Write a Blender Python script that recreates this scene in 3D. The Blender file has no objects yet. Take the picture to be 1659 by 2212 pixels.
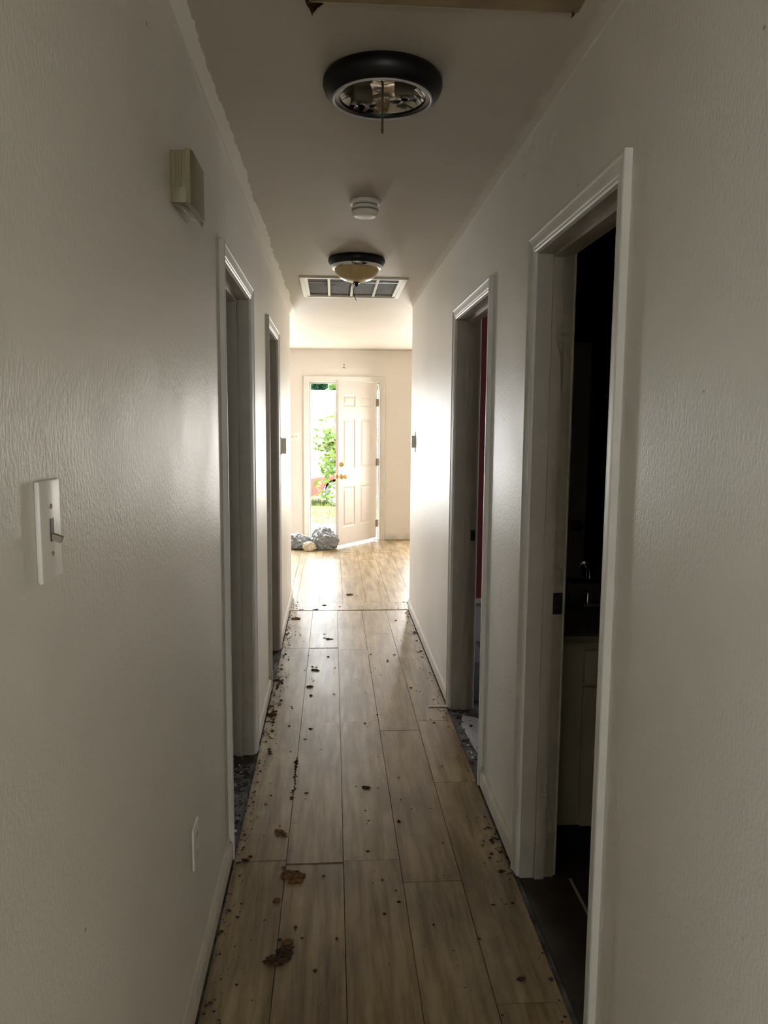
import bpy, bmesh, math, random
from mathutils import Vector, Matrix, noise
random.seed(7)
sc = bpy.context.scene
COL = sc.collection
H = 2.44            # ceiling height
XL, XR = -0.363, 0.63   # hallway faces of the two side walls
T = 0.115           # partition thickness
YE = 9.85           # inner face of the front wall

# ------------------------------------------------------------------ materials
def mat(name):
    m = bpy.data.materials.new(name); m.use_nodes = True
    nt = m.node_tree
    return m, nt, nt.nodes['Principled BSDF'], nt.nodes['Material Output']

def N(nt, kind, **kw):
    n = nt.nodes.new(kind)
    for k, v in kw.items():
        setattr(n, k, v)
    return n

def L(nt, a, b): nt.links.new(a, b)

def coords(nt, scale=(1, 1, 1)):
    tc = N(nt, 'ShaderNodeTexCoord'); mp = N(nt, 'ShaderNodeMapping')
    mp.inputs['Scale'].default_value = scale
    L(nt, tc.outputs['Object'], mp.inputs['Vector'])
    return mp.outputs['Vector']

def noise_node(nt, vec, scale, detail=3, rough=0.5):
    n = N(nt, 'ShaderNodeTexNoise')
    n.inputs['Scale'].default_value = scale
    n.inputs['Detail'].default_value = detail
    n.inputs['Roughness'].default_value = rough
    L(nt, vec, n.inputs['Vector'])
    return n.outputs['Fac']

def ramp(nt, fac, stops):
    r = N(nt, 'ShaderNodeValToRGB')
    el = r.color_ramp.elements
    while len(el) > 1: el.remove(el[-1])
    el[0].position, el[0].color = stops[0][0], (*stops[0][1], 1)
    for p, c in stops[1:]:
        e = el.new(p); e.color = (*c, 1)
    L(nt, fac, r.inputs['Fac'])
    return r.outputs['Color']

def mix(nt, fac, a, b, mode='MIX'):
    m = N(nt, 'ShaderNodeMix', data_type='RGBA', blend_type=mode)
    if isinstance(fac, (int, float)): m.inputs[0].default_value = fac
    else: L(nt, fac, m.inputs[0])
    for i, v in ((6, a), (7, b)):
        if isinstance(v, tuple): m.inputs[i].default_value = (*v, 1)
        else: L(nt, v, m.inputs[i])
    return m.outputs[2]

def bump(nt, height, strength, dist, bsdf):
    b = N(nt, 'ShaderNodeBump')
    b.inputs['Strength'].default_value = strength
    b.inputs['Distance'].default_value = dist
    L(nt, height, b.inputs['Height'])
    L(nt, b.outputs['Normal'], bsdf.inputs['Normal'])

def math_node(nt, op, a, b=None):
    m = N(nt, 'ShaderNodeMath', operation=op)
    for i, v in enumerate((a, b)):
        if v is None: continue
        if isinstance(v, (int, float)): m.inputs[i].default_value = v
        else: L(nt, v, m.inputs[i])
    return m.outputs[0]

def simple(name, col, rough=0.5, metal=0.0, var=0.0, bscale=0, bstr=0.0, spec=0.5):
    m, nt, p, o = mat(name)
    p.inputs['Roughness'].default_value = rough
    p.inputs['Metallic'].default_value = metal
    p.inputs['Specular IOR Level'].default_value = spec
    v = coords(nt)
    f = noise_node(nt, v, 9, 4, 0.6)
    lo = tuple(c * (1 - var) for c in col); hi = tuple(min(1, c * (1 + var)) for c in col)
    L(nt, ramp(nt, f, [(0.3, lo), (0.7, hi)]), p.inputs['Base Color'])
    if bscale: bump(nt, noise_node(nt, v, bscale, 3), bstr, 0.002, p)
    return m

def wall_paint(name, col, rough=0.42, bstr=0.35, spots=True):
    m, nt, p, o = mat(name)
    v = coords(nt, (1, 1, 0.55))
    big = noise_node(nt, coords(nt), 1.6, 4, 0.6)
    c = ramp(nt, big, [(0.25, tuple(x * 0.93 for x in col)), (0.75, col)])
    if spots:
        sc_ = noise_node(nt, coords(nt, (1, 1, 0.25)), 7, 5, 0.7)
        c = mix(nt, ramp(nt, sc_, [(0.66, (0, 0, 0)), (0.80, (0.35, 0.35, 0.35))]), c, (0.36, 0.32, 0.27))
        vo = N(nt, 'ShaderNodeTexVoronoi'); vo.inputs['Scale'].default_value = 5.5
        L(nt, coords(nt), vo.inputs['Vector'])
        c = mix(nt, ramp(nt, vo.outputs['Distance'], [(0.018, (0.8, 0.8, 0.8)), (0.03, (0, 0, 0))]), c, (0.12, 0.09, 0.07))
    L(nt, c, p.inputs['Base Color'])
    rv = noise_node(nt, coords(nt), 3.0, 3, 0.6)
    mr = N(nt, 'ShaderNodeMapRange'); mr.inputs['To Min'].default_value = rough - 0.06; mr.inputs['To Max'].default_value = rough + 0.12
    L(nt, rv, mr.inputs['Value']); L(nt, mr.outputs['Result'], p.inputs['Roughness'])
    h = noise_node(nt, v, 140, 3, 0.6)
    hh = ramp(nt, h, [(0.38, (0, 0, 0)), (0.62, (1, 1, 1))])
    bump(nt, hh, bstr, 0.0016, p)
    return m

M = {}
M['wall'] = wall_paint('wall_paint', (0.83, 0.795, 0.72), 0.40, 0.30)
M['lr_wall'] = wall_paint('living_wall_paint', (0.85, 0.805, 0.75), 0.5, 0.2, False)
M['red'] = simple('red_paint', (0.22, 0.035, 0.042), 0.6, var=0.1)
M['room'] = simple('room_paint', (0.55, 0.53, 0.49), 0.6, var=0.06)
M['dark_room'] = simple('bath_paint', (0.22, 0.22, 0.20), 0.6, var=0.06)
M['trim'] = simple('trim_paint', (0.74, 0.715, 0.66), 0.45, var=0.05)
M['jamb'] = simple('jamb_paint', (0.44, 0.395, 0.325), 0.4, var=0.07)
M['base'] = simple('baseboard_paint', (0.66, 0.62, 0.53), 0.45, var=0.14)
M['caulk'] = simple('white_caulk', (0.62, 0.60, 0.54), 0.85)
M['door'] = simple('door_paint', (0.84, 0.785, 0.74), 0.5, var=0.03)
M['plastic'] = simple('white_plastic', (0.86, 0.84, 0.78), 0.35, var=0.03)
M['old_plastic'] = simple('aged_plastic', (0.27, 0.235, 0.135), 0.4, var=0.12)
M['grime'] = simple('grimy_plastic', (0.30, 0.27, 0.21), 0.5, var=0.15)
M['bronze'] = simple('dark_bronze', (0.012, 0.011, 0.011), 0.38, 0.4)
M['chrome'] = simple('chrome', (0.75, 0.75, 0.77), 0.16, 1.0)
M['satin'] = simple('satin_ring', (0.72, 0.70, 0.70), 0.3, 0.35)
M['foil'] = None
M['brass'] = simple('brass', (0.78, 0.56, 0.24), 0.22, 1.0)
M['hinge'] = simple('hinge_metal', (0.42, 0.34, 0.30), 0.4, 0.6)
M['black'] = simple('black_hole', (0.01, 0.009, 0.008), 0.6)
M['darkmetal'] = simple('dark_metal', (0.06, 0.055, 0.05), 0.35, 0.8)
M['socket'] = simple('socket_body', (0.10, 0.085, 0.055), 0.5, var=0.1)
M['filter'] = simple('dusty_filter', (0.075, 0.066, 0.058), 0.9, var=0.3, bscale=120, bstr=0.6)
M['wood_raw'] = simple('raw_wood', (0.30, 0.215, 0.11), 0.7, var=0.25, bscale=40, bstr=0.3)
M['leaf_dead'] = simple('dead_leaf', (0.20, 0.095, 0.03), 0.8, var=0.5, bscale=150, bstr=0.8)
M['leaf_dark'] = simple('dark_leaf', (0.075, 0.045, 0.022), 0.85, var=0.4, bscale=150, bstr=0.8)
M['dirt'] = simple('dirt', (0.055, 0.04, 0.026), 0.95, var=0.4)
M['chip'] = simple('paint_chip', (0.78, 0.74, 0.64), 0.7, var=0.1)
M['vinyl'] = simple('pale_vinyl', (0.62, 0.61, 0.63), 0.4, var=0.08)
M['bag'] = simple('grey_plastic_bag', (0.27, 0.295, 0.32), 0.34, var=0.1, bscale=18, bstr=0.2)
M['bag2'] = simple('cream_plastic_bag', (0.72, 0.64, 0.50), 0.3, var=0.15, bscale=50, bstr=0.4)
M['vanity'] = simple('vanity_paint', (0.42, 0.38, 0.28), 0.4, var=0.06)
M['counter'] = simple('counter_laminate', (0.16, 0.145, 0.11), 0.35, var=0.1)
M['mirror'] = simple('mirror_glass', (0.75, 0.78, 0.76), 0.03, 1.0)
M['concrete'] = simple('concrete', (0.60, 0.58, 0.54), 0.8, var=0.12, bscale=60, bstr=0.3)
M['outwhite'] = simple('white_siding', (0.86, 0.85, 0.83), 0.6, var=0.03)
M['tin'] = simple('pale_roof_metal', (0.75, 0.76, 0.77), 0.4, 0.3)
M['bark'] = simple('bark', (0.19, 0.13, 0.08), 0.9, var=0.3, bscale=40, bstr=0.6)
M['carred'] = simple('red_car_paint', (0.17, 0.034, 0.028), 0.45, var=0.06)
M['tyre'] = simple('tyre_rubber', (0.05, 0.05, 0.06), 0.7)
M['rim'] = simple('wheel_metal', (0.55, 0.56, 0.62), 0.3, 0.7)
M['carglass'] = simple('dark_glass', (0.03, 0.035, 0.04), 0.06)
M['carlight'] = simple('lamp_lens', (0.75, 0.73, 0.68), 0.15)
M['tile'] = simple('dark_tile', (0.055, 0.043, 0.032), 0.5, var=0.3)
M['grout'] = simple('pale_strip', (0.50, 0.46, 0.36), 0.6, var=0.1)

def foil_mat():
    m, nt, p, o = mat('crumpled_foil')
    p.inputs['Metallic'].default_value = 1.0
    p.inputs['Roughness'].default_value = 0.16
    p.inputs['Base Color'].default_value = (0.88, 0.83, 0.76, 1)
    vo = N(nt, 'ShaderNodeTexVoronoi'); vo.inputs['Scale'].default_value = 22
    L(nt, coords(nt), vo.inputs['Vector'])
    bump(nt, vo.outputs['Distance'], 0.35, 0.02, p)
    return m
M['foil'] = foil_mat()

def alabaster():
    m, nt, p, o = mat('alabaster_glass')
    p.inputs['Roughness'].default_value = 0.28
    v = coords(nt)
    f = noise_node(nt, v, 11, 4, 0.6)
    L(nt, ramp(nt, f, [(0.3, (0.52, 0.37, 0.14)), (0.5, (0.70, 0.53, 0.25)), (0.72, (0.82, 0.68, 0.40))]), p.inputs['Base Color'])
    tr = N(nt, 'ShaderNodeBsdfTranslucent'); tr.inputs['Color'].default_value = (0.85, 0.62, 0.28, 1)
    mx = N(nt, 'ShaderNodeMixShader'); mx.inputs[0].default_value = 0.2
    L(nt, p.outputs[0], mx.inputs[1]); L(nt, tr.outputs[0], mx.inputs[2]); L(nt, mx.outputs[0], o.inputs['Surface'])
    return m
M['alabaster'] = alabaster()

def ceiling_mat():
    m, nt, p, o = mat('ceiling_paint')
    tc = N(nt, 'ShaderNodeTexCoord'); sp = N(nt, 'ShaderNodeSeparateXYZ')
    L(nt, tc.outputs['Object'], sp.inputs[0])
    n1 = noise_node(nt, coords(nt, (0.3, 1, 1)), 14, 5, 0.65)
    n2 = noise_node(nt, coords(nt, (0.3, 1, 1)), 2.3, 2, 0.5)
    # bare, never painted strip beside the left wall with a ragged brushed edge
    w = math_node(nt, 'ADD', math_node(nt, 'MULTIPLY', n1, 0.030), math_node(nt, 'MULTIPLY', n2, 0.034))
    edge = math_node(nt, 'SUBTRACT', math_node(nt, 'SUBTRACT', sp.outputs['X'], XL + 0.010), w)
    strip = math_node(nt, 'LESS_THAN', edge, 0.0)
    stop = math_node(nt, 'LESS_THAN', sp.outputs['Y'], 6.55)
    strip = math_node(nt, 'MULTIPLY', strip, stop)
    # thin brushed band beside the right wall
    edge2 = math_node(nt, 'SUBTRACT', math_node(nt, 'SUBTRACT', XR - 0.008, sp.outputs['X']), math_node(nt, 'MULTIPLY', n1, 0.055))
    mr = N(nt, 'ShaderNodeMapRange'); mr.inputs['From Min'].default_value = -0.012; mr.inputs['From Max'].default_value = 0.012
    mr.inputs['To Min'].default_value = 0.45; mr.inputs['To Max'].default_value = 0.0
    L(nt, edge2, mr.inputs['Value'])
    strip2 = math_node(nt, 'MULTIPLY', mr.outputs['Result'], math_node(nt, 'LESS_THAN', sp.outputs['Y'], 6.14))
    base = ramp(nt, noise_node(nt, coords(nt), 2.2, 4, 0.6), [(0.3, (0.49, 0.44, 0.365)), (0.7, (0.54, 0.49, 0.41))])
    c = mix(nt, strip2, base, (0.76, 0.73, 0.65))
    c = mix(nt, strip, c, (0.88, 0.86, 0.79))
    L(nt, c, p.inputs['Base Color'])
    p.inputs['Roughness'].default_value = 0.6
    bump(nt, noise_node(nt, coords(nt), 80, 3), 0.15, 0.002, p)
    return m
M['ceiling'] = ceiling_mat()

def plank_mat():
    m, nt, p, o = mat('laminate_plank')
    gi = N(nt, 'ShaderNodeNewGeometry')
    rnd = gi.outputs['Random Per Island']
    tc = N(nt, 'ShaderNodeTexCoord')
    add = N(nt, 'ShaderNodeVectorMath', operation='ADD')
    cmb = N(nt, 'ShaderNodeCombineXYZ')
    L(nt, math_node(nt, 'MULTIPLY', rnd, 37.0), cmb.inputs[0]); L(nt, math_node(nt, 'MULTIPLY', rnd, 91.0), cmb.inputs[1])
    L(nt, tc.outputs['Object'], add.inputs[0]); L(nt, cmb.outputs[0], add.inputs[1])
    mp = N(nt, 'ShaderNodeMapping'); mp.inputs['Scale'].default_value = (16, 1.3, 1)
    L(nt, add.outputs[0], mp.inputs['Vector'])
    g = noise_node(nt, mp.outputs['Vector'], 1.6, 7, 0.62)
    base = ramp(nt, g, [(0.27, (0.115, 0.072, 0.028)), (0.42, (0.25, 0.175, 0.08)), (0.56, (0.40, 0.302, 0.165)), (0.76, (0.50, 0.395, 0.235))])
    tint = ramp(nt, rnd, [(0.0, (0.86, 0.82, 0.76)), (0.5, (1, 1, 1)), (1.0, (0.93, 0.93, 0.92))])
    c = mix(nt, 1.0, base, tint, 'MULTIPLY')
    d = noise_node(nt, coords(nt, (1, 0.6, 1)), 3.2, 6, 0.68)
    c = mix(nt, ramp(nt, d, [(0.46, (0, 0, 0)), (0.70, (0.75, 0.75, 0.75))]), c, (0.15, 0.115, 0.07))
    s = noise_node(nt, coords(nt), 46, 3, 0.7)
    c = mix(nt, ramp(nt, s, [(0.64, (0, 0, 0)), (0.73, (0.7, 0.7, 0.7))]), c, (0.10, 0.075, 0.045))
    L(nt, c, p.inputs['Base Color'])
    mr = N(nt, 'ShaderNodeMapRange'); mr.inputs['To Min'].default_value = 0.27; mr.inputs['To Max'].default_value = 0.46
    L(nt, d, mr.inputs['Value']); L(nt, mr.outputs['Result'], p.inputs['Roughness'])
    bump(nt, g, 0.12, 0.001, p)
    return m
M['plank'] = plank_mat()

def sub_mat():
    m, nt, p, o = mat('bare_subfloor')
    v = coords(nt)
    f = noise_node(nt, v, 8, 8, 0.72)
    L(nt, ramp(nt, f, [(0.32, (0.025, 0.024, 0.02)), (0.48, (0.11, 0.11, 0.10)), (0.62, (0.20, 0.205, 0.195)), (0.75, (0.34, 0.32, 0.28))]), p.inputs['Base Color'])
    p.inputs['Roughness'].default_value = 0.75
    bump(nt, f, 0.6, 0.01, p)
    return m
M['sub'] = sub_mat()

def lawn_mat():
    m, nt, p, o = mat('lawn')
    v = coords(nt)
    f = noise_node(nt, v, 2.5, 6, 0.65)
    L(nt, ramp(nt, f, [(0.3, (0.06, 0.09, 0.02)), (0.5, (0.14, 0.15, 0.05)), (0.7, (0.22, 0.20, 0.10))]), p.inputs['Base Color'])
    p.inputs['Roughness'].default_value = 0.9
    bump(nt, noise_node(nt, v, 40, 4), 0.8, 0.03, p)
    return m
M['lawn'] = lawn_mat()

def leaf_mat(name, a, b):
    m, nt, p, o = mat(name)
    gi = N(nt, 'ShaderNodeNewGeometry')
    c = ramp(nt, gi.outputs['Random Per Island'], [(0.0, a), (1.0, b)])
    L(nt, c, p.inputs['Base Color'])
    p.inputs['Roughness'].default_value = 0.5
    tr = N(nt, 'ShaderNodeBsdfTranslucent'); L(nt, c, tr.inputs['Color'])
    mx = N(nt, 'ShaderNodeMixShader'); mx.inputs[0].default_value = 0.35
    L(nt, p.outputs[0], mx.inputs[1]); L(nt, tr.outputs[0], mx.inputs[2]); L(nt, mx.outputs[0], o.inputs['Surface'])
    return m
M['leaf_young'] = leaf_mat('young_leaves', (0.05, 0.11, 0.014), (0.13, 0.18, 0.035))
M['leaf_mid'] = leaf_mat('mid_leaves', (0.06, 0.13, 0.025), (0.13, 0.20, 0.05))
M['leaf_deep'] = leaf_mat('deep_leaves', (0.012, 0.045, 0.025), (0.025, 0.075, 0.035))
M['grass'] = leaf_mat('grass_blades', (0.06, 0.11, 0.015), (0.16, 0.17, 0.045))

def pane_mat():
    m, nt, p, o = mat('window_glass')
    nt.nodes.remove(p)
    t = N(nt, 'ShaderNodeBsdfTransparent'); g = N(nt, 'ShaderNodeBsdfGlossy'); g.inputs['Roughness'].default_value = 0.02
    mx = N(nt, 'ShaderNodeMixShader'); mx.inputs[0].default_value = 0.06
    L(nt, t.outputs[0], mx.inputs[1]); L(nt, g.outputs[0], mx.inputs[2]); L(nt, mx.outputs[0], o.inputs['Surface'])
    return m
M['pane'] = pane_mat()

# ------------------------------------------------------------------ geometry helpers
def box(bm, x0, x1, y0, y1, z0, z1, bev=0.0):
    r = bmesh.ops.create_cube(bm, size=1.0)
    vs = r['verts']
    for v in vs:
        v.co = Vector(((x0 + x1) / 2 + v.co.x * (x1 - x0), (y0 + y1) / 2 + v.co.y * (y1 - y0), (z0 + z1) / 2 + v.co.z * (z1 - z0)))
    if bev:
        es = list({e for v in vs for e in v.link_edges})
        bmesh.ops.bevel(bm, geom=es, offset=bev, segments=2, affect='EDGES', profile=0.5)
    return bm

def lathe(bm, prof, c=(0, 0, 0), n=48, axis='Z', cap=True):
    rings = []
    for r, z in prof:
        ring = []
        for i in range(n):
            a = 2 * math.pi * i / n
            if axis == 'Z': co = (c[0] + r * math.cos(a), c[1] + r * math.sin(a), c[2] + z)
            elif axis == 'X': co = (c[0] + z, c[1] + r * math.cos(a), c[2] + r * math.sin(a))
            else: co = (c[0] + r * math.cos(a), c[1] + z, c[2] + r * math.sin(a))
            ring.append(bm.verts.new(co))
        rings.append(ring)
    for a, b in zip(rings, rings[1:]):
        for i in range(n):
            j = (i + 1) % n
            bm.faces.new((a[i], a[j], b[j], b[i]))
    for ring, (r, z) in ((rings[0], prof[0]), (rings[-1], prof[-1])):
        if cap and r > 1e-4: bm.faces.new(ring)
    bmesh.ops.remove_doubles(bm, verts=bm.verts, dist=1e-6)
    bmesh.ops.recalc_face_normals(bm, faces=bm.faces)
    return bm

def tube(bm, pts, r, n=8):
    pts = [Vector(p) for p in pts]
    rings = []
    for i, p in enumerate(pts):
        d = (pts[min(i + 1, len(pts) - 1)] - pts[max(i - 1, 0)]).normalized()
        u = d.cross(Vector((0.31, 0.2, 0.93)))
        if u.length < 1e-3: u = d.cross(Vector((1, 0, 0)))
        u.normalize(); w = d.cross(u)
        rr = r[i] if isinstance(r, (list, tuple)) else r
        rings.append([bm.verts.new(p + (u * math.cos(2 * math.pi * k / n) + w * math.sin(2 * math.pi * k / n)) * rr) for k in range(n)])
    for a, b in zip(rings, rings[1:]):
        for k in range(n):
            bm.faces.new((a[k], a[(k + 1) % n], b[(k + 1) % n], b[k]))
    bm.faces.new(rings[0][::-1]); bm.faces.new(rings[-1])
    return bm

def prism(bm, pts, axis, a, b):
    """polygon pts (2D) extruded along axis from a to b"""
    def co(p, t):
        return {'X': (t, p[0], p[1]), 'Y': (p[0], t, p[1]), 'Z': (p[0], p[1], t)}[axis]
    A = [bm.verts.new(co(p, a)) for p in pts]; B = [bm.verts.new(co(p, b)) for p in pts]
    bm.faces.new(A); bm.faces.new(B[::-1])
    for i in range(len(pts)):
        j = (i + 1) % len(pts)
        bm.faces.new((A[i], B[i], B[j], A[j]))
    bmesh.ops.recalc_face_normals(bm, faces=bm.faces)
    return bm

def BM(): return bmesh.new()

def wloc(o):
    v = Vector((0, 0, 0))
    while o is not None:
        v += o.location; o = o.parent
    return v

def obj(name, bm, m, parent=None, local=False, smooth=True, origin=None):
    """links bm as ONE mesh object; geometry is given in world space unless local"""
    off = Vector((0, 0, 0))
    if parent is not None and not local: off = wloc(parent)
    if parent is None and origin is not None: off = Vector(origin)
    if off.length: bmesh.ops.translate(bm, verts=bm.verts, vec=-off)
    me = bpy.data.meshes.new(name); bm.to_mesh(me); bm.free()
    if smooth:
        me.shade_smooth(); me.set_sharp_from_angle(angle=math.radians(35))
    o = bpy.data.objects.new(name, me); COL.objects.link(o)
    o.data.materials.append(M[m] if isinstance(m, str) else m)
    if parent is not None: o.parent = parent
    elif origin is not None: o.location = origin
    return o

def tag(o, label, cat, group=None, kind=None):
    o['label'] = label; o['category'] = cat
    if group: o['group'] = group
    if kind: o['kind'] = kind
    return o

def thing(name, label, cat, loc=(0, 0, 0), group=None, kind=None, rotz=0):
    o = bpy.data.objects.new(name, None); COL.objects.link(o)
    o.empty_display_size = 0.05
    o.location = loc; o.rotation_euler = (0, 0, rotz)
    return tag(o, label, cat, group, kind)

def struct(name, bm, m, label, cat, smooth=False):
    return tag(obj(name, bm, m, smooth=smooth), label, cat, kind='structure')

# ------------------------------------------------------------------ shell
# door openings (clear): y0, y1
ZD = 2.045
DL1, DL2 = (2.592, 3.388), (4.297, 5.018)
DR1, DR2 = (1.697, 2.378), (3.092, 3.903)
J = 0.019

def wall_with_doors(x0, x1, ya, yb, doors):
    bm = BM(); y = ya
    for a, b in doors:
        box(bm, x0, x1, y, a - J, 0 - 0.012, H)
        box(bm, x0, x1, a - J, b + J, ZD + J, H)
        y = b + J
    box(bm, x0, x1, y, yb, -0.012, H)
    return bm

YB = -2.2       # back end of the hallway
YLE, YRE = 6.58, 6.145
struct('wall_left', wall_with_doors(XL - T, XL, YB, YLE, [(-1.1, -0.15), DL1, DL2]), 'wall', 'long off-white textured hallway wall with doorways and light switch', 'wall')  # rearmost opening is added, out of view, to let side fill in
struct('wall_right', wall_with_doors(XR, XR + T, YB, YRE, [DR1, DR2]), 'wall', 'long off-white hallway wall with the dark bathroom doorway', 'wall')
# living room walls behind the two wall ends
XW, XE_ = -4.3, 3.3
b = BM(); box(b, XW, XL - T, YLE - T, YLE, -0.012, H)
struct('wall_living_left', b, 'lr_wall', 'cream living room wall turning left from the hallway end', 'wall')
b = BM(); box(b, XR + T, XE_, YRE - T, YRE, -0.012, H)
struct('wall_living_right', b, 'lr_wall', 'cream living room wall turning right from the hallway end', 'wall')
# front wall with door opening
FX0, FX1, FZ = -0.300, 0.598, 2.035
b = BM()
WA = (-1.55, -0.66, 0.45, 1.80); WC = (1.10, 1.80, 0.45, 1.80)  # two unseen windows, added and sized to throw light down the hallway
for x0, x1, ww in ((XW, FX0 - 0.02, WA), (FX1 + 0.02, XE_, WC)):
    box(b, x0, ww[0], YE, YE + 0.15, -0.012, H); box(b, ww[1], x1, YE, YE + 0.15, -0.012, H)
    box(b, ww[0], ww[1], YE, YE + 0.15, -0.012, ww[2]); box(b, ww[0], ww[1], YE, YE + 0.15, ww[3], H)
box(b, FX0 - 0.02, FX1 + 0.02, YE, YE + 0.15, FZ + 0.02, H)
struct('wall_front', b, 'lr_wall', 'cream front wall around the open entrance door', 'wall')
# side walls of the living room
b = BM(); box(b, XW - 0.15, XW, YLE - T, YE + 0.15, -0.012, H)
struct('wall_living_west', b, 'lr_wall', 'cream living room side wall, out of view left of the hallway', 'wall')
b = BM(); box(b, XE_, XE_ + 0.15, YRE - T, YE + 0.15, -0.012, H)
struct('wall_living_east', b, 'lr_wall', 'cream living room side wall, out of view right of the hallway', 'wall')
def window(n, x0, x1, z0, z1, label):
    y = YE + 0.075
    w = thing('window_%d' % n, label, 'window', ((x0 + x1) / 2, y, z0), kind='structure')
    f = BM(); q = 0.05
    box(f, x0, x0 + q, y - 0.04, y + 0.04, z0, z1); box(f, x1 - q, x1, y - 0.04, y + 0.04, z0, z1)
    box(f, x0 + q, x1 - q, y - 0.04, y + 0.04, z0, z0 + q); box(f, x0 + q, x1 - q, y - 0.04, y + 0.04, z1 - q, z1)
    zc = (z0 + z1) / 2
    box(f, x0 + q, x1 - q, y - 0.03, y + 0.03, zc - 0.02, zc + 0.02)
    obj('window_frame', f, 'trim', w, smooth=False)
    g = BM(); box(g, x0 + q, x1 - q, y - 0.003, y + 0.003, z0 + q, z1 - q)
    obj('pane', g, 'pane', w, smooth=False)
window(1, *WA, 'white sash window in the front wall left of the entrance')
window(2, *WC, 'white sash window in the front wall right of the entrance')
# hallway back wall (behind the viewer); small window added for fill light
WB = (-0.15, 0.45, 1.0, 2.0)
b = BM()
box(b, XL - T, WB[0], YB - T, YB, -0.012, H); box(b, WB[1], XR + T, YB - T, YB, -0.012, H)
box(b, WB[0], WB[1], YB - T, YB, -0.012, WB[2]); box(b, WB[0], WB[1], YB - T, YB, WB[3], H)
struct('wall_back', b, 'wall', 'off-white wall closing the hallway behind the viewer', 'wall')
w = thing('window_3', 'small white window closing the hallway behind the viewer', 'window', (0.15, YB - 0.06, 1.0), kind='structure')
f = BM()
box(f, WB[0], WB[0] + 0.04, YB - 0.09, YB - 0.03, WB[2], WB[3]); box(f, WB[1] - 0.04, WB[1], YB - 0.09, YB - 0.03, WB[2], WB[3])
box(f, WB[0] + 0.04, WB[1] - 0.04, YB - 0.09, YB - 0.03, WB[2], WB[2] + 0.04); box(f, WB[0] + 0.04, WB[1] - 0.04, YB - 0.09, YB - 0.03, WB[3] - 0.04, WB[3])
obj('window_frame', f, 'trim', w, smooth=False)
g = BM(); box(g, WB[0] + 0.04, WB[1] - 0.04, YB - 0.063, YB - 0.057, WB[2] + 0.04, WB[3] - 0.04)
obj('pane', g, 'pane', w, smooth=False)

# side rooms: simple closed shells
def room(tagname, x0, x1, y0, y1, m, label, far_m=None):
    b = BM()
    s = 1 if x1 > x0 else -1
    xa, xb = min(x0, x1), max(x0, x1)
    box(b, x1 if s > 0 else x1 - 0.1, x1 + 0.1 if s > 0 else x1, y0 - 0.1, y1 + 0.1, -0.012, H)
    box(b, xa, xb, y0 - 0.1, y0, -0.012, H)
    if far_m is None:
        box(b, xa, xb, y1, y1 + 0.1, -0.012, H)
    struct('wall_' + tagname, b, m, label, 'wall')
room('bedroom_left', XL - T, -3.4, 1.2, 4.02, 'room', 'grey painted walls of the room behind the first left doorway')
room('study', XL - T, -2.6, -2.0, 0.6, 'room', 'grey painted walls of the room behind the viewer on the left')  # unseen room added to house a lamp for the near right wall
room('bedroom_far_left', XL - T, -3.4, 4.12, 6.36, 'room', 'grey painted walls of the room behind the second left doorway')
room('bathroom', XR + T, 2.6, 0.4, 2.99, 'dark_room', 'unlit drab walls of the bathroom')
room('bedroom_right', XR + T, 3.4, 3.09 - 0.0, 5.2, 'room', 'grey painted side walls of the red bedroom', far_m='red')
b = BM(); box(b, XR + T, 3.4, 5.2, 5.3, 0.30, H)
struct('wall_bedroom_red', b, 'red', 'dark red painted wall seen through the far right doorway', 'wall')
b = BM(); box(b, XR + T, 3.4, 5.2, 5.3, -0.012, 0.27)
struct('wall_bedroom_wainscot', b, 'vinyl', 'pale grey lower wall below the red paint', 'wall')
b = BM(); box(b, XR + T, 3.4, 5.175, 5.3, 0.27, 0.30)
struct('trim_9', b, 'trim', 'white rail under the dark red bedroom wall', 'trim')

# ceiling with a hole for the return air grille and the attic hatch
GX0, GX1, GY0, GY1 = -0.185, 0.450, 4.985, 5.685     # grille hole
HX0, HX1, HY0, HY1 = -0.02, 0.51, 0.95, 1.71         # hatch hole
def rects_minus(x0, x1, y0, y1, holes):
    xs = sorted({x0, x1, *[h[0] for h in holes], *[h[1] for h in holes]})
    ys = sorted({y0, y1, *[h[2] for h in holes], *[h[3] for h in holes]})
    for xa, xb in zip(xs, xs[1:]):
        for ya, yb in zip(ys, ys[1:]):
            cx, cy = (xa + xb) / 2, (ya + yb) / 2
            if not any(h[0] < cx < h[1] and h[2] < cy < h[3] for h in holes):
                yield xa, xb, ya, yb
b = BM()
for r in rects_minus(XW - 0.15, 3.55, YB - T, YE + 0.15, [(GX0, GX1, GY0, GY1), (HX0, HX1, HY0, HY1)]):
    box(b, *r, H, H + 0.10)
bmesh.ops.remove_doubles(b, verts=b.verts, dist=1e-5)
struct('ceiling', b, 'ceiling', 'tan painted ceiling with a ragged pale strip along the left wall', 'ceiling')

# subfloor
b = BM(); box(b, -4.5, 3.6, YB - T, YE + 0.15, -0.11, -0.012)
struct('floor_base', b, 'sub', 'stained grey subfloor showing inside the doorways', 'floor')

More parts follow.
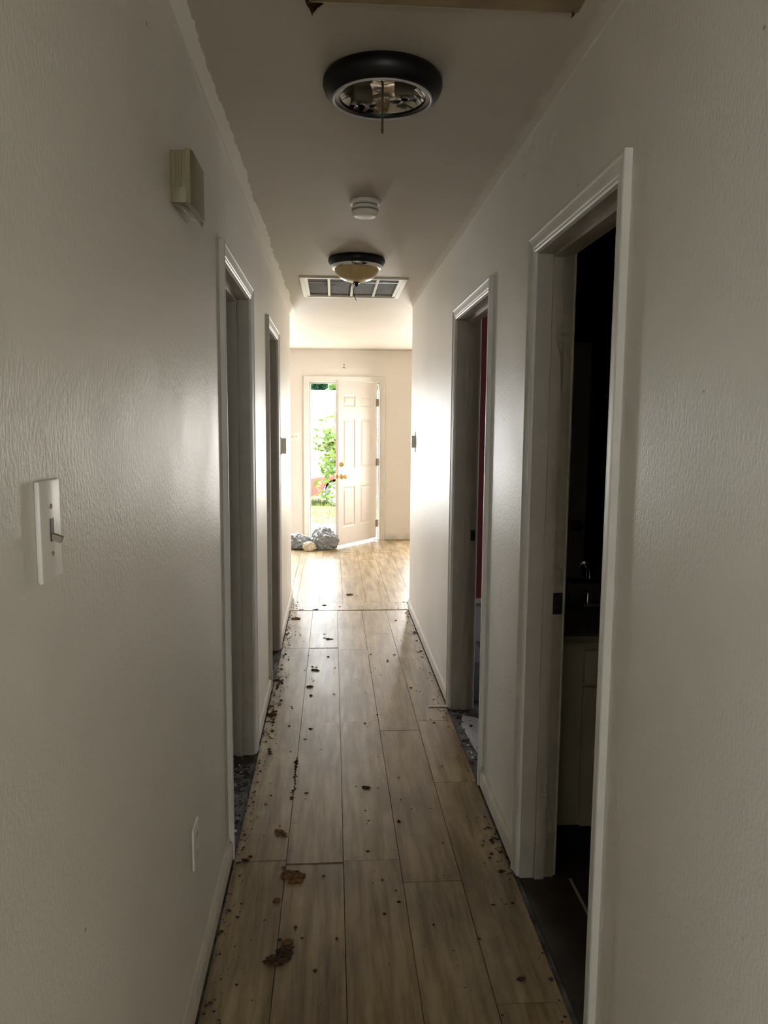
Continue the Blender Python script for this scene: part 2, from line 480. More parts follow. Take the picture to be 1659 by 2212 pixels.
# plank floor
def planks():
    bm = BM()
    def pl(x0, x1, y0, y1, g=0.0011, dz=0.0):
        box(bm, x0 + g, x1 - g, y0 + g, y1 - g, -0.0115, 0.0 + dz)
    cols = [(XL, -0.163), (-0.163, 0.036), (0.036, 0.233), (0.233, 0.431), (0.431, XR)]
    cuts = [[5.05, 3.76, 2.52, 1.27, 0.02, -1.2], [5.045, 3.745, 2.495, 1.24, 0, -1.25], [5.0, 3.752, 2.504, 1.25, 0.0, -1.25],
            [4.907, 3.63, 2.369, 1.12, -0.13, -1.38], [5.3, 3.745, 3.07, 1.82, 0.57, -0.68]]
    for ci, (x0, x1) in enumerate(cols):
        ys = [6.080] + cuts[ci] + [YB]
        for k, (a, c) in enumerate(zip(ys, ys[1:])):
            dz = random.uniform(-0.0012, 0.0004)
            g0 = 0.0011
            if ci == 1 and k in (0, 2): dz = 0.0015
            pl(x0 + (0.018 if ci == 0 else 0), x1 - (0.017 if ci == 4 else 0), c, a, g0, dz)
    # board laid across the hallway mouth
    pl(XL + 0.002, XR - 0.002, 6.098, 6.36)
    xs = [-4.3, -4.1, -3.9, -3.7, -3.5, -3.3, -3.1, -2.9, -2.7, -2.5, -2.3, -2.1, -1.9, -1.7, -1.5, -1.3, -1.1, -0.9, -0.7, -0.56, -0.375, -0.312, -0.118, 0.083, 0.283, 0.485, 0.685]
    while xs[-1] < 3.2: xs.append(xs[-1] + 0.2)
    xs[-1] = 3.3
    for i, (x0, x1) in enumerate(zip(xs, xs[1:])):
        lo = 6.36
        if x1 <= -0.36: lo = YLE
        elif x0 > 0.6: lo = YRE
        first = {20: 8.18, 21: 7.195, 22: 7.195, 23: 8.9, 24: 8.4, 25: 7.58}.get(i, lo + random.uniform(0.3, 1.2))
        ys = [lo, first]
        while ys[-1] + 1.25 < YE: ys.append(ys[-1] + 1.25)
        ys.append(YE)
        for a, c in zip(ys, ys[1:]):
            pl(x0, x1, a, c, 0.0009, random.uniform(-0.0008, 0.0003))
    return bm
struct('floor', planks(), 'plank', 'worn pale laminate plank floor running down the hallway', 'floor')

# rooms' floors: bathroom tile with pale strips
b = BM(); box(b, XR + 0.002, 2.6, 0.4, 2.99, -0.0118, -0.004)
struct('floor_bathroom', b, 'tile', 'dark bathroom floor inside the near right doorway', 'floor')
b = BM()
box(b, 0.795, 0.803, 1.95, 2.36, -0.004, 0.0005); box(b, 0.86, 0.867, 1.62, 1.93, -0.004, 0.0005)
struct('trim_10', b, 'grout', 'thin pale strips on the dark bathroom floor', 'trim')

# caulk bead along wall tops
for n, (x, s, ye, lab) in enumerate(((XL, 1, YLE, 'thin white bead where the left wall meets the ceiling'), (XR, -1, YRE, 'thin white bead where the right wall meets the ceiling'))):
    b = BM(); prism(b, [(x, H - 0.0035), (x + s * 0.0045, H), (x, H)], 'Y', YB, ye)
    struct('trim_%d' % (11 + n), b, 'caulk', lab, 'trim')

# baseboards
def baseboard(name, x, s, segs, label, m='base', axis='Y'):
    b = BM()
    prof = [(0, 0.007), (0.013, 0.007), (0.013, 0.058), (0.010, 0.068), (0.005, 0.074), (0.004, 0.083), (0, 0.083)]
    for a, c in segs:
        if axis == 'Y': prism(b, [(x + s * u, z) for u, z in prof], 'Y', a, c)
        else: prism(b, [(x + s * u, z) for u, z in prof], 'X', a, c)
    struct(name, b, m, label, 'baseboard', smooth=True)
CW = 0.058
baseboard('baseboard_left', XL, 1, [(-0.09, DL1[0] - CW - 0.005), (DL1[1] + CW + 0.005, DL2[0] - CW - 0.005), (DL2[1] + CW + 0.005, YLE)], 'dirty white baseboard along the left hallway wall')
baseboard('baseboard_right', XR, -1, [(YB, DR1[0] - CW - 0.005), (DR1[1] + CW + 0.005, DR2[0] - CW - 0.005), (DR2[1] + CW + 0.005, YRE)], 'white baseboard along the right hallway wall')
baseboard('baseboard_front', YE, -1, [(XW, FX0 - 0.085), (FX1 + 0.085, XE_)], 'white baseboard along the front wall beside the entrance', axis='X')

# door casings: mitred moulding swept around an opening
CPROF = [(0.004, 0), (0.004, 0.008), (0.008, 0.011), (0.013, 0.0115), (0.015, 0.0095), (0.018, 0.0125), (0.024, 0.0135), (0.034, 0.0145), (0.044, 0.0165), (0.048, 0.0185), (0.055, 0.0185), (CW, 0.0165), (CW, 0)]
def casing(bm, plane, s, a, b_, zt, axis='Y', prof=CPROF, z0=0.0):
    """casing on a wall face; runs along Y (plane = x) or X (plane = y)"""
    rows = []
    for u, v in prof:
        pts = [(a - u, z0), (a - u, zt + u), (b_ + u, zt + u), (b_ + u, z0)]
        if axis == 'Y': rows.append([bm.verts.new((plane + s * v, p, z)) for p, z in pts])
        else: rows.append([bm.verts.new((p, plane + s * v, z)) for p, z in pts])
    for r0, r1 in zip(rows, rows[1:]):
        for i in range(3):
            bm.faces.new((r0[i], r0[i + 1], r1[i + 1], r1[i]))
    bmesh.ops.recalc_face_normals(bm, faces=bm.faces)

def door_trim(n, wall_x, s, y0, y1, label, z0=-0.0, stop_at=0.05, strike=None):
    """s = +1: room lies towards +X of the hallway face"""
    t = thing('trim_%d' % n, label, 'door frame', (wall_x, (y0 + y1) / 2, 0), kind='structure')
    c = BM(); casing(c, wall_x, -s, y0, y1, ZD, z0=z0)
    obj('casing', c, 'trim', t, smooth=False)
    c = BM(); casing(c, wall_x + s * T, s, y0, y1, ZD, z0=z0)
    obj('inner_casing', c, 'trim', t, smooth=False)
    xa, xb = sorted((wall_x, wall_x + s * T))
    jb = BM()
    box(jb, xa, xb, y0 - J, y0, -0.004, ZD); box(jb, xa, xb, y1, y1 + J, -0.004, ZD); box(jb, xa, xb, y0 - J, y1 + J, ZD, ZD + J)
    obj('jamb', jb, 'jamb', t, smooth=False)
    sx = wall_x + s * stop_at; xa, xb = sorted((sx, sx + s * 0.032))
    st = BM(); q = 0.011
    box(st, xa, xb, y0, y0 + q, -0.004, ZD - q); box(st, xa, xb, y1 - q, y1, -0.004, ZD - q); box(st, xa, xb, y0, y1, ZD - q, ZD)
    obj('door_stop', st, 'jamb', t, smooth=False)
    if strike:
        zc, hh, x0, x1 = strike
        k = BM()
        xa, xb = sorted((wall_x + s * x0, wall_x + s * x1))
        box(k, xa, xb, y1 - 0.0035, y1, zc - hh, zc + hh)
        box(k, xa + (xb - xa) * 0.25, xb - (xb - xa) * 0.2, y1 - 0.0055, y1 - 0.002, zc - hh * 0.5, zc + hh * 0.5)
        obj('strike_plate', k, 'darkmetal', t, smooth=False)
    return t
door_trim(1, XL, -1, *DL1, 'grey shaded door frame of the first left doorway')
door_trim(2, XL, -1, *DL2, 'door frame of the second left doorway beside the thermostat')
door_trim(3, XR, 1, *DR1, 'white moulded door frame of the dark bathroom doorway', stop_at=0.048, strike=(0.945, 0.035, 0.083, 0.113))
door_trim(4, XR, 1, *DR2, 'white moulded door frame of the far right doorway by red wall', stop_at=0.055, strike=(0.942, 0.028, 0.088, 0.112))
# entrance frame
t = thing('trim_5', 'white frame around the open entrance door', 'door frame', ((FX0 + FX1) / 2, YE, 0), kind='structure')
c = BM(); casing(c, YE, -1, FX0, FX1, FZ, axis='X', prof=[(u * 1.35, v) for u, v in CPROF]); obj('casing', c, 'trim', t)
jb = BM()
box(jb, FX0 - 0.02, FX0, YE, YE + 0.15, -0.004, FZ); box(jb, FX1, FX1 + 0.02, YE, YE + 0.15, -0.004, FZ); box(jb, FX0 - 0.02, FX1 + 0.02, YE, YE + 0.15, FZ, FZ + 0.02)
obj('jamb', jb, 'trim', t, smooth=False)
st = BM(); box(st, FX0, FX0 + 0.012, YE + 0.05, YE + 0.15, -0.004, FZ); box(st, FX1 - 0.012, FX1, YE + 0.05, YE + 0.15, -0.004, FZ); box(st, FX0, FX1, YE + 0.05, YE + 0.15, FZ - 0.012, FZ)
obj('door_stop', st, 'grime', t, smooth=False)
th = BM(); prism(th, [(YE + 0.0, -0.012), (YE + 0.01, 0.012), (YE + 0.13, 0.012), (YE + 0.155, -0.03)], 'X', FX0, FX1); obj('threshold', th, 'tin', t, smooth=False)

# panelled door leaf in local space: hinge edge at x=0, width along +X, thickness along +Y
def panel_face(bm, xs, zs, y, s, panels):
    xs = sorted({*xs, *[p[0] for p in panels], *[p[1] for p in panels]}); zs = sorted({*zs, *[p[2] for p in panels], *[p[3] for p in panels]})
    def quad(pts): bm.faces.new([bm.verts.new(p) for p in pts])
    for xa, xb in zip(xs, xs[1:]):
        for za, zb in zip(zs, zs[1:]):
            cx, cz = (xa + xb) / 2, (za + zb) / 2
            if any(p[0] < cx < p[1] and p[2] < cz < p[3] for p in panels): continue
            quad([(xa, y, za), (xb, y, za), (xb, y, zb), (xa, y, zb)])
    for x0, x1, z0, z1 in panels:
        rings = []
        for ins, d in ((0, 0), (0.010, 0.008), (0.022, 0.009), (0.045, 0.002)):
            rings.append([(x0 + ins, y + s * d, z0 + ins), (x1 - ins, y + s * d, z0 + ins), (x1 - ins, y + s * d, z1 - ins), (x0 + ins, y + s * d, z1 - ins)])
        for r0, r1 in zip(rings, rings[1:]):
            for i in range(4):
                j = (i + 1) % 4
                quad([r0[i], r0[j], r1[j], r1[i]])
        quad(rings[-1])

def leaf(W, Z0, Z1, TH, panels):
    bm = BM()
    panel_face(bm, (0, W), (Z0, Z1), 0, 1, panels); panel_face(bm, (0, W), (Z0, Z1), TH, -1, panels)
    def quad(pts): bm.faces.new([bm.verts.new(p) for p in pts])
    quad([(0, 0, Z0), (0, TH, Z0), (0, TH, Z1), (0, 0, Z1)]); quad([(W, 0, Z0), (W, TH, Z0), (W, TH, Z1), (W, 0, Z1)])
    quad([(0, 0, Z0), (W, 0, Z0), (W, TH, Z0), (0, TH, Z0)]); quad([(0, 0, Z1), (W, 0, Z1), (W, TH, Z1), (0, TH, Z1)])
    bmesh.ops.remove_doubles(bm, verts=bm.verts, dist=1e-5)
    bmesh.ops.recalc_face_normals(bm, faces=bm.faces)
    return bm
def knob_bm(x, y, z, s):
    return lathe(BM(), [(0.034, 0), (0.034, s * 0.004), (0.028, s * 0.010), (0.014, s * 0.014), (0.012, s * 0.034), (0.022, s * 0.040), (0.028, s * 0.052), (0.026, s * 0.064), (0.016, s * 0.070), (0.0, s * 0.071)], (x, y, z), 24, 'Y')

# front door: local +X from hinge to free edge; rotated so that it swings into the room
DW = 0.855
fd = thing('door_1', 'white six-panel entrance door standing half open with brass knob', 'door', (FX1 - 0.029, YE - 0.004, 0.0), kind='structure', rotz=math.radians(180 + 54))
SIX = [(a, b_, z0, z1) for a, b_ in ((0.125, 0.385), (0.50, 0.76)) for z0, z1 in ((0.25, 0.74), (0.96, 1.57), (1.72, 1.86))]
lf = leaf(DW, 0.036, 2.028, 0.044, SIX)
bmesh.ops.translate(lf, verts=lf.verts, vec=(0, -0.044, 0))
obj('door_leaf', lf, 'door', fd, local=True, smooth=False)
# local y: the room side of the leaf is +y after the turn
obj('door_knob', knob_bm(DW - 0.07, 0.0, 0.875, 1), 'brass', fd, local=True)
obj('outer_knob', knob_bm(DW - 0.07, -0.044, 0.875, -1), 'brass', fd, local=True)
d = lathe(BM(), [(0.031, 0), (0.031, 0.006), (0.026, 0.013), (0.012, 0.015), (0, 0.015)], (DW - 0.07, 0, 1.02), 24, 'Y')
box(d, DW - 0.076, DW - 0.064, 0.012, 0.034, 1.002, 1.038, 0.002)
obj('deadbolt', d, 'brass', fd, local=True)
lp = BM(); box(lp, DW - 0.0005, DW + 0.0015, -0.036, -0.008, 0.85, 0.90); box(lp, DW, DW + 0.010, -0.028, -0.016, 0.866, 0.884); obj('latch_plate', lp, 'brass', fd, local=True, smooth=False)
for z in (0.22, 1.02, 1.78):
    hb = lathe(BM(), [(0.0, -0.05), (0.008, -0.05), (0.008, 0.05), (0.0, 0.05)], (-0.006, 0.004, z), 12)
    box(hb, -0.006, 0.03, -0.0012, 0.0012, z - 0.045, z + 0.045); box(hb, -0.036, -0.004, -0.004, 0.006, z - 0.045, z + 0.045)
    obj('hinge', hb, 'hinge', fd, local=True)

# bathroom door, swung back into the bathroom
bd = thing('door_2', 'six-panel bathroom door swung back in the dark, mirrored over vanity', 'door', (XR + T + 0.024, DR1[0] + 0.002, 0.0), kind='structure', rotz=0)
BW = 0.672
SIXB = [(a, b_, z0, z1) for a, b_ in ((0.10, 0.29), (0.385, 0.575)) for z0, z1 in ((0.25, 0.80), (1.00, 1.60), (1.72, 1.88))]
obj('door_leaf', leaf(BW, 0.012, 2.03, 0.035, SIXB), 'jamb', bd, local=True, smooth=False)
obj('door_knob', knob_bm(BW - 0.06, 0.035, 0.95, 1), 'darkmetal', bd, local=True)
for z in (0.2, 1.02, 1.84):
    hb = lathe(BM(), [(0.0, -0.045), (0.007, -0.045), (0.007, 0.045), (0.0, 0.045)], (-0.006, 0.0, z), 12)
    obj('hinge', hb, 'hinge', bd, local=True)

# ------------------------------------------------------------------ ceiling fixtures
LC = (0.133, 2.15, H)
t = thing('ceiling_light', 'round black ceiling light with missing glass and bare hanging rod', 'ceiling light', LC, 'flush ceiling lights along the hallway')
obj('canopy', lathe(BM(), [(0.142, -0.002), (0.152, 0.0), (0.159, -0.010), (0.160, -0.024), (0.155, -0.038), (0.146, -0.050), (0.137, -0.056), (0.134, -0.056), (0.134, -0.002)], LC, 64, cap=False), 'bronze', t)
obj('trim_ring', lathe(BM(), [(0.1335, -0.050), (0.1335, -0.0585), (0.1305, -0.0605), (0.1275, -0.0585), (0.1275, -0.050)], LC, 64, cap=False), 'satin', t)
obj('inner_ring', lathe(BM(), [(0.127, -0.046), (0.127, -0.055), (0.116, -0.053), (0.113, -0.044)], LC, 64, cap=False), 'bronze', t)
pan = BM(); n, m_ = 56, 10
rings = []
for j in range(m_ + 1):
    r = 0.115 * j / m_
    ring = []
    for i in range(n):
        a = 2 * math.pi * i / n
        x, y = r * math.cos(a), r * math.sin(a)
        z = -0.016 - 0.032 * (r / 0.115) ** 4 + 0.007 * noise.noise(Vector((x * 24, y * 24, 3.1))) * (1 - (r / 0.115) ** 6)
        ring.append(pan.verts.new((LC[0] + x, LC[1] + y, LC[2] + min(z, -0.003))))
    rings.append(ring)
for a_, b_ in zip(rings, rings[1:]):
    for i in range(n):
        pan.faces.new((a_[i], a_[(i + 1) % n], b_[(i + 1) % n], b_[i]))
bmesh.ops.remove_doubles(pan, verts=pan.verts, dist=1e-6)
obj('reflector_pan', pan, 'foil', t)
for sx, sy, rz in ((-0.055, 0.040, 0.35), (0.058, -0.012, -0.15)):
    s_ = BM(); box(s_, -0.026, 0.026, -0.019, 0.019, -0.052, -0.016, 0.004)
    bmesh.ops.rotate(s_, verts=s_.verts, cent=(0, 0, 0), matrix=Matrix.Rotation(rz, 3, 'Z'))
    bmesh.ops.translate(s_, verts=s_.verts, vec=(LC[0] + sx, LC[1] + sy, LC[2]))
    so = obj('lamp_socket', s_, 'socket', t)
    q = lathe(BM(), [(0.013, -0.05), (0.014, -0.056), (0.010, -0.058), (0.010, -0.052)], (LC[0] + sx, LC[1] + sy, LC[2]), 20)
    obj('socket_rim', q, 'chrome', so)
obj('rod', lathe(BM(), [(0.0, -0.142), (0.0032, -0.141), (0.0036, -0.130), (0.003, -0.125), (0.003, -0.012), (0.0, -0.010)], LC, 12), 'socket', t)

LC = (0.133, 4.40, H)
t = thing('ceiling_light', 'black ceiling light with amber glass bowl and dangling wires', 'ceiling light', LC, 'flush ceiling lights along the hallway')
obj('canopy', lathe(BM(), [(0.02, -0.002), (0.152, 0.0), (0.159, -0.010), (0.160, -0.022), (0.153, -0.034), (0.146, -0.044), (0.02, -0.044)], LC, 64), 'bronze', t)
obj('trim_ring', lathe(BM(), [(0.145, -0.040), (0.143, -0.052), (0.136, -0.060), (0.124, -0.062), (0.118, -0.044)], LC, 64), 'chrome', t)
pr = []
for k in range(15):
    a = math.pi / 2 * k / 14
    pr.append((0.126 * math.cos(a) ** 0.85 if k < 14 else 0.0, -0.050 - 0.082 * math.sin(a)))
obj('glass_bowl', lathe(BM(), pr, LC, 64), 'alabaster', t)
obj('finial', lathe(BM(), [(0.0, -0.128), (0.018, -0.130), (0.019, -0.136), (0.010, -0.140), (0.008, -0.150), (0.005, -0.156), (0.0, -0.157)], LC, 24), 'bronze', t)
for pts in ([(-0.012, -0.02, -0.134), (-0.028, -0.03, -0.150), (-0.040, -0.035, -0.165), (-0.044, -0.036, -0.195), (-0.043, -0.036, -0.215)], [(-0.012, -0.03, -0.134), (-0.022, -0.045, -0.160), (-0.020, -0.05, -0.195), (-0.010, -0.052, -0.225), (-0.002, -0.052, -0.240)]):
    w_ = BM(); tube(w_, [(LC[0] + p[0], LC[1] + p[1], LC[2] + p[2]) for p in pts], 0.0022)
    obj('wire', w_, 'darkmetal', t)

SC = (0.134, 3.30, H)
t = thing('smoke_detector', 'small round white smoke detector between the two ceiling lights', 'smoke detector', SC)
obj('base_plate', lathe(BM(), [(0.0, 0), (0.065, 0), (0.066, -0.010), (0.062, -0.014), (0.0, -0.014)], SC, 48), 'plastic', t)
obj('gap_ring', lathe(BM(), [(0.0, -0.013), (0.051, -0.013), (0.051, -0.021), (0.0, -0.021)], SC, 48), 'grime', t)
obj('body', lathe(BM(), [(0.0, -0.020), (0.053, -0.020), (0.055, -0.026), (0.054, -0.044), (0.050, -0.054), (0.044, -0.060), (0.036, -0.062), (0.0, -0.063)], SC, 48), 'plastic', t)
obj('vent_ring', lathe(BM(), [(0.0555, -0.033), (0.0562, -0.036), (0.0555, -0.040)], SC, 48), 'grime', t)

# return air grille
t = thing('return_air_grille', 'white four-cell return air grille with dark filter in the ceiling', 'air vent', ((GX0 + GX1) / 2, (GY0 + GY1) / 2, H))
f = BM(); e = 0.026; z0, z1 = H - 0.011, H
box(f, GX0 - e, GX1 + e, GY0 - e, GY0, z0, z1); box(f, GX0 - e, GX1 + e, GY1, GY1 + e, z0, z1)
box(f, GX0 - e, GX0, GY0, GY1, z0, z1); box(f, GX1, GX1 + e, GY0, GY1, z0, z1)
iw = 0.022
box(f, GX0, GX0 + iw, GY0, GY1, H - 0.006, H + 0.006); box(f, GX1 - iw, GX1, GY0, GY1, H - 0.006, H + 0.006)
box(f, GX0 + iw, GX1 - iw, GY0, GY0 + 0.014, H - 0.006, H + 0.006); box(f, GX0 + iw, GX1 - iw, GY1 - 0.014, GY1, H - 0.006, H + 0.006)
obj('frame', f, 'plastic', t, smooth=False)
for k in range(1, 4):
    xc = GX0 + (GX1 - GX0) * k / 4
    d = BM(); box(d, xc - 0.008, xc + 0.008, GY0 + 0.014, GY1 - 0.014, H - 0.005, H + 0.006)
    obj('divider', d, 'plastic', t, smooth=False)
d = BM(); box(d, GX0, GX1, GY0 + 0.002, GY1 - 0.002, H + 0.0065, H + 0.020); obj('filter', d, 'filter', t, smooth=False)
d = BM(); tube(d, [(GX0 + 0.02, 5.19, H + 0.002), (0.0, 5.175, H + 0.003), (0.2, 5.165, H + 0.002), (GX1 - 0.02, 5.155, H + 0.003)], 0.0022); obj('filter_wire', d, 'chrome', t)
d = BM(); tube(d, [(GX0 + 0.13, GY0 + 0.33, H + 0.004), (GX0 + 0.2, GY0 + 0.30, H + 0.004)], 0.002); obj('filter_thread', d, 'chrome', t)

# attic hatch
t = thing('attic_hatch', 'attic hatch with rotting wooden frame cut off by the picture top', 'hatch', ((HX0 + HX1) / 2, (HY0 + HY1) / 2, H))
f = BM(); e = 0.032
def rail(x0, x1, y0, y1): box(f, x0, x1, y0, y1, H - 0.012, H, 0.002)
rail(HX0 - e, HX1 + e, HY1, HY1 + e + 0.028); rail(HX0 - e, HX1 + e, HY0 - e, HY0); rail(HX0 - e, HX0, HY0, HY1); rail(HX1, HX1 + e, HY0, HY1)
obj('frame', f, 'wood_raw', t, smooth=False)
f = BM(); box(f, HX0 - e, 0.30, HY1 + e + 0.026, HY1 + e + 0.034, H - 0.010, H); obj('bare_edge', f, 'caulk', t, smooth=False)
f = BM(); box(f, HX0 + 0.003, HX1 - 0.003, HY0 + 0.003, HY1 - 0.003, H + 0.004, H + 0.016); obj('hatch_panel', f, 'ceiling', t, smooth=False)

def scrap(name, m, c, size, seed, flat=0.35, lobes=3, spread=0.7, stretch=1.0, ang=0.0, rough=0.55):
    """crumpled irregular scrap lying on a surface at c"""
    rnd = random.Random(seed)
    bm = BM()
    cs = [(0, 0)]
    for k in range(lobes - 1):
        a = rnd.uniform(0, 6.28); rr = size * spread * rnd.uniform(0.5, 1.0)
        px, py = cs[rnd.randrange(len(cs))]
        cs.append((px + rr * math.cos(a), py + rr * math.sin(a)))
    for k, (px, py) in enumerate(cs):
        s = size * (0.55 if k == 0 else rnd.uniform(0.26, 0.45))
        r = bmesh.ops.create_icosphere(bm, subdivisions=3, radius=1.0)
        for v in r['verts']:
            q = v.co * 1.7 + Vector((seed * 3.7 + k * 5.1, seed * 1.3, 0))
            dd = 1 + rough * noise.noise(q) + rough * 0.6 * noise.noise(q * 2.3)
            v.co = Vector((px + v.co.x * s * dd, py + v.co.y * s * dd, max(0.0, (v.co.z + 0.45) * s * flat * (1 + 0.8 * noise.noise(q * 1.9)))))
    for v in bm.verts:
        x, y = v.co.x * stretch, v.co.y / max(stretch, 0.3) ** 0.5
        ca, sa = math.cos(ang), math.sin(ang)
        v.co = Vector((x * ca - y * sa, x * sa + y * ca, v.co.z))
    bmesh.ops.translate(bm, verts=bm.verts, vec=c)
    return obj(name, bm, m, origin=c)

# torn pieces hanging at the hatch
def hanging(c, w, h, seed):
    bm = BM(); rnd = random.Random(seed); nx, nz = 9, 9
    g = []
    for j in range(nz + 1):
        row = []
        for i in range(nx + 1):
            u, v = i / nx, j / nz
            half = 0.5 * w * (1 - v ** 1.8 * 0.92)
            x = (u - 0.5) * 2 * half - 0.12 * w * v
            y = 0.010 * math.sin(u * 5 + v * 3 + seed) + 0.006 * noise.noise(Vector((u * 4, v * 4, seed)))
            row.append(bm.verts.new((c[0] + x, c[1] + y, c[2] - v * h + 0.005 * noise.noise(Vector((u * 6, v * 3, seed + 4))))))
        g.append(row)
    for j in range(nz):
        for i in range(nx):
            bm.faces.new((g[j][i], g[j][i + 1], g[j + 1][i + 1], g[j + 1][i]))
    r = bmesh.ops.solidify(bm, geom=bm.faces[:], thickness=0.0015)
    return bm
hp = (-0.040, HY1 + e + 0.040, H)
tag(obj('torn_paper', hanging(hp, 0.040, 0.030, 3), 'leaf_dark', origin=hp), 'curled brown paper scrap hanging from the hatch frame corner', 'scrap')
hp = (0.532, HY1 + e + 0.030, H)
tag(obj('rotten_splinter', hanging(hp, 0.020, 0.018, 8), 'leaf_dead', origin=hp), 'dark red-brown splinter hanging at the far hatch corner', 'scrap')

# ------------------------------------------------------------------ wall fixtures
# door chime
cy0, cy1, cz0, cz1, cx = 1.80, 1.985, 2.012, 2.129, -0.315
t = thing('door_chime', 'yellowed door chime box high on the left wall', 'door chime', (XL, (cy0 + cy1) / 2, (cz0 + cz1) / 2))
b = BM(); box(b, XL, cx - 0.012, cy0 + 0.004, cy1 - 0.004, cz0, cz1 - 0.003, 0.003); obj('body', b, 'old_plastic', t)
b = BM()
prism(b, [(cx - 0.013, cy0), (cx - 0.004, cy0 + 0.003), (cx, cy0 + 0.02), (cx, cy1 - 0.02), (cx - 0.004, cy1 - 0.003), (cx - 0.013, cy1)], 'Z', cz0 - 0.004, cz1)
obj('cover', b, 'old_plastic', t)
for xx in (XL + 0.010, XL + 0.0165, XL + 0.023):
    b = BM(); box(b, xx, xx + 0.0025, cy0 + 0.0015, cy0 + 0.006, cz0 + 0.035, cz1 - 0.012, 0.0008); obj('rib', b, 'old_plastic', t)
for k, rr in enumerate((0.030, 0.048, 0.056, 0.078)):
    b = BM()
    pts = []
    for i in range(13):
        a = math.pi / 2 * i / 12
        pts.append((XL + 0.004 + (rr * 0.55) * math.sin(a), cy0 + 0.012 + rr * 2.0 * (1 - math.cos(a)), cz0 - 0.002))
    tube(b, pts, 0.0022, 8); obj('grille_rib', b, 'grime' if k % 2 else 'old_plastic', t)
b = lathe(BM(), [(0.0, -0.011), (0.004, -0.010), (0.0045, 0), (0.0, 0)], (cx - 0.006, cy1 - 0.012, cz0 - 0.002), 12); obj('chime_screw', b, 'chrome', t)

def plate(name, label, cat, x, s, y0, y1, z0, z1, depth=0.007, m='plastic', group=None):
    t = thing(name, label, cat, (x, (y0 + y1) / 2, (z0 + z1) / 2), group)
    b = BM(); xa, xb = sorted((x, x + s * depth)); box(b, xa, xb, y0, y1, z0, z1, 0.003)
    obj('cover_plate', b, m, t)
    return t
t = plate('light_switch', 'white single toggle light switch on the near left wall', 'light switch', XL, 1, 0.945, 1.015, 1.322, 1.450, 0.0075)
xf = XL + 0.0075
for z in (1.356, 1.4165):
    obj('screw', lathe(BM(), [(0.0, 0.0012), (0.003, 0.001), (0.0034, 0), (0.0, 0)], (xf, 0.98, z), 12, 'X'), 'grime', t)
b = BM(); box(b, xf - 0.001, xf + 0.001, 0.9745, 0.9855, 1.372, 1.401); obj('toggle_slot', b, 'darkmetal', t, smooth=False)
b = BM(); box(b, xf, xf + 0.015, 0.976, 0.984, 1.374, 1.383, 0.0015); bmesh.ops.rotate(b, verts=b.verts, cent=(xf, 0.98, 1.383), matrix=Matrix.Rotation(0.35, 3, 'Y')); obj('toggle', b, 'grime', t)

t = plate('wall_outlet', 'white outlet with loose cover plate low on the left wall', 'outlet', XL, 1, 1.872, 1.942, 0.366, 0.482, 0.006, 'plastic')
for z in (0.400, 0.448):
    b = lathe(BM(), [(0.0, 0.0015), (0.015, 0.0013), (0.0165, 0), (0, 0)], (XL + 0.006, 1.907, z), 20, 'X')
    r_ = obj('receptacle', b, 'wall', t)
    for dy in (-0.005, 0.005):
        q = BM(); box(q, XL + 0.0065, XL + 0.0078, 1.907 + dy - 0.0008, 1.907 + dy + 0.0008, z - 0.003, z + 0.005); obj('slot', q, 'black', r_, smooth=False)

t = thing('thermostat', 'grey-white thermostat box on the left wall near the hallway end', 'thermostat', (XL, 5.345, 1.36))
b = BM(); box(b, XL, XL + 0.012, 5.285, 5.405, 1.302, 1.418, 0.002); obj('base_plate', b, 'plastic', t)
b = BM(); box(b, XL + 0.012, XL + 0.042, 5.29, 5.40, 1.308, 1.413, 0.003); obj('body', b, 'plastic', t)
b = BM(); box(b, XL + 0.0415, XL + 0.0432, 5.31, 5.38, 1.375, 1.40); obj('display', b, 'darkmetal', t, smooth=False)
for z in (1.33, 1.35):
    b = BM(); box(b, XL + 0.0415, XL + 0.0445, 5.33, 5.345, z - 0.005, z + 0.005); obj('button', b, 'grime', t, smooth=False)

t = thing('wall_control', 'small grey control box on a plate at the right wall end', 'control', (XR, 5.845, 1.38))
b = BM(); box(b, XR - 0.006, XR, 5.80, 5.885, 1.304, 1.457, 0.0025); obj('cover_plate', b, 'plastic', t)
b = BM(); box(b, XR - 0.030, XR - 0.006, 5.81, 5.875, 1.335, 1.428, 0.003); obj('body', b, 'plastic', t)

# front wall fixtures
t = thing('light_switch', 'faint white double light switch left of the entrance door', 'light switch', (-0.492, YE, 1.338))
b = BM(); box(b, -0.55, -0.434, YE - 0.006, YE, 1.283, 1.394, 0.002); obj('cover_plate', b, 'plastic', t)
for x in (-0.515, -0.469):
    b = BM(); box(b, x - 0.004, x + 0.004, YE - 0.016, YE - 0.005, 1.334, 1.350, 0.001); obj('toggle', b, 'grime', t)
t = thing('door_sensor', 'tiny grey alarm sensor on the wall above the entrance door', 'sensor', (0.14, YE, 2.238))
b = BM(); box(b, 0.118, 0.162, YE - 0.022, YE, 2.20, 2.278, 0.004); obj('body', b, 'plastic', t)
b = BM(); box(b, 0.126, 0.154, YE - 0.027, YE - 0.02, 2.208, 2.228, 0.002); obj('lens', b, 'grime', t)
b = BM(); box(b, 0.130, 0.150, YE - 0.025, YE - 0.02, 2.245, 2.262, 0.002); obj('cap', b, 'grime', t)

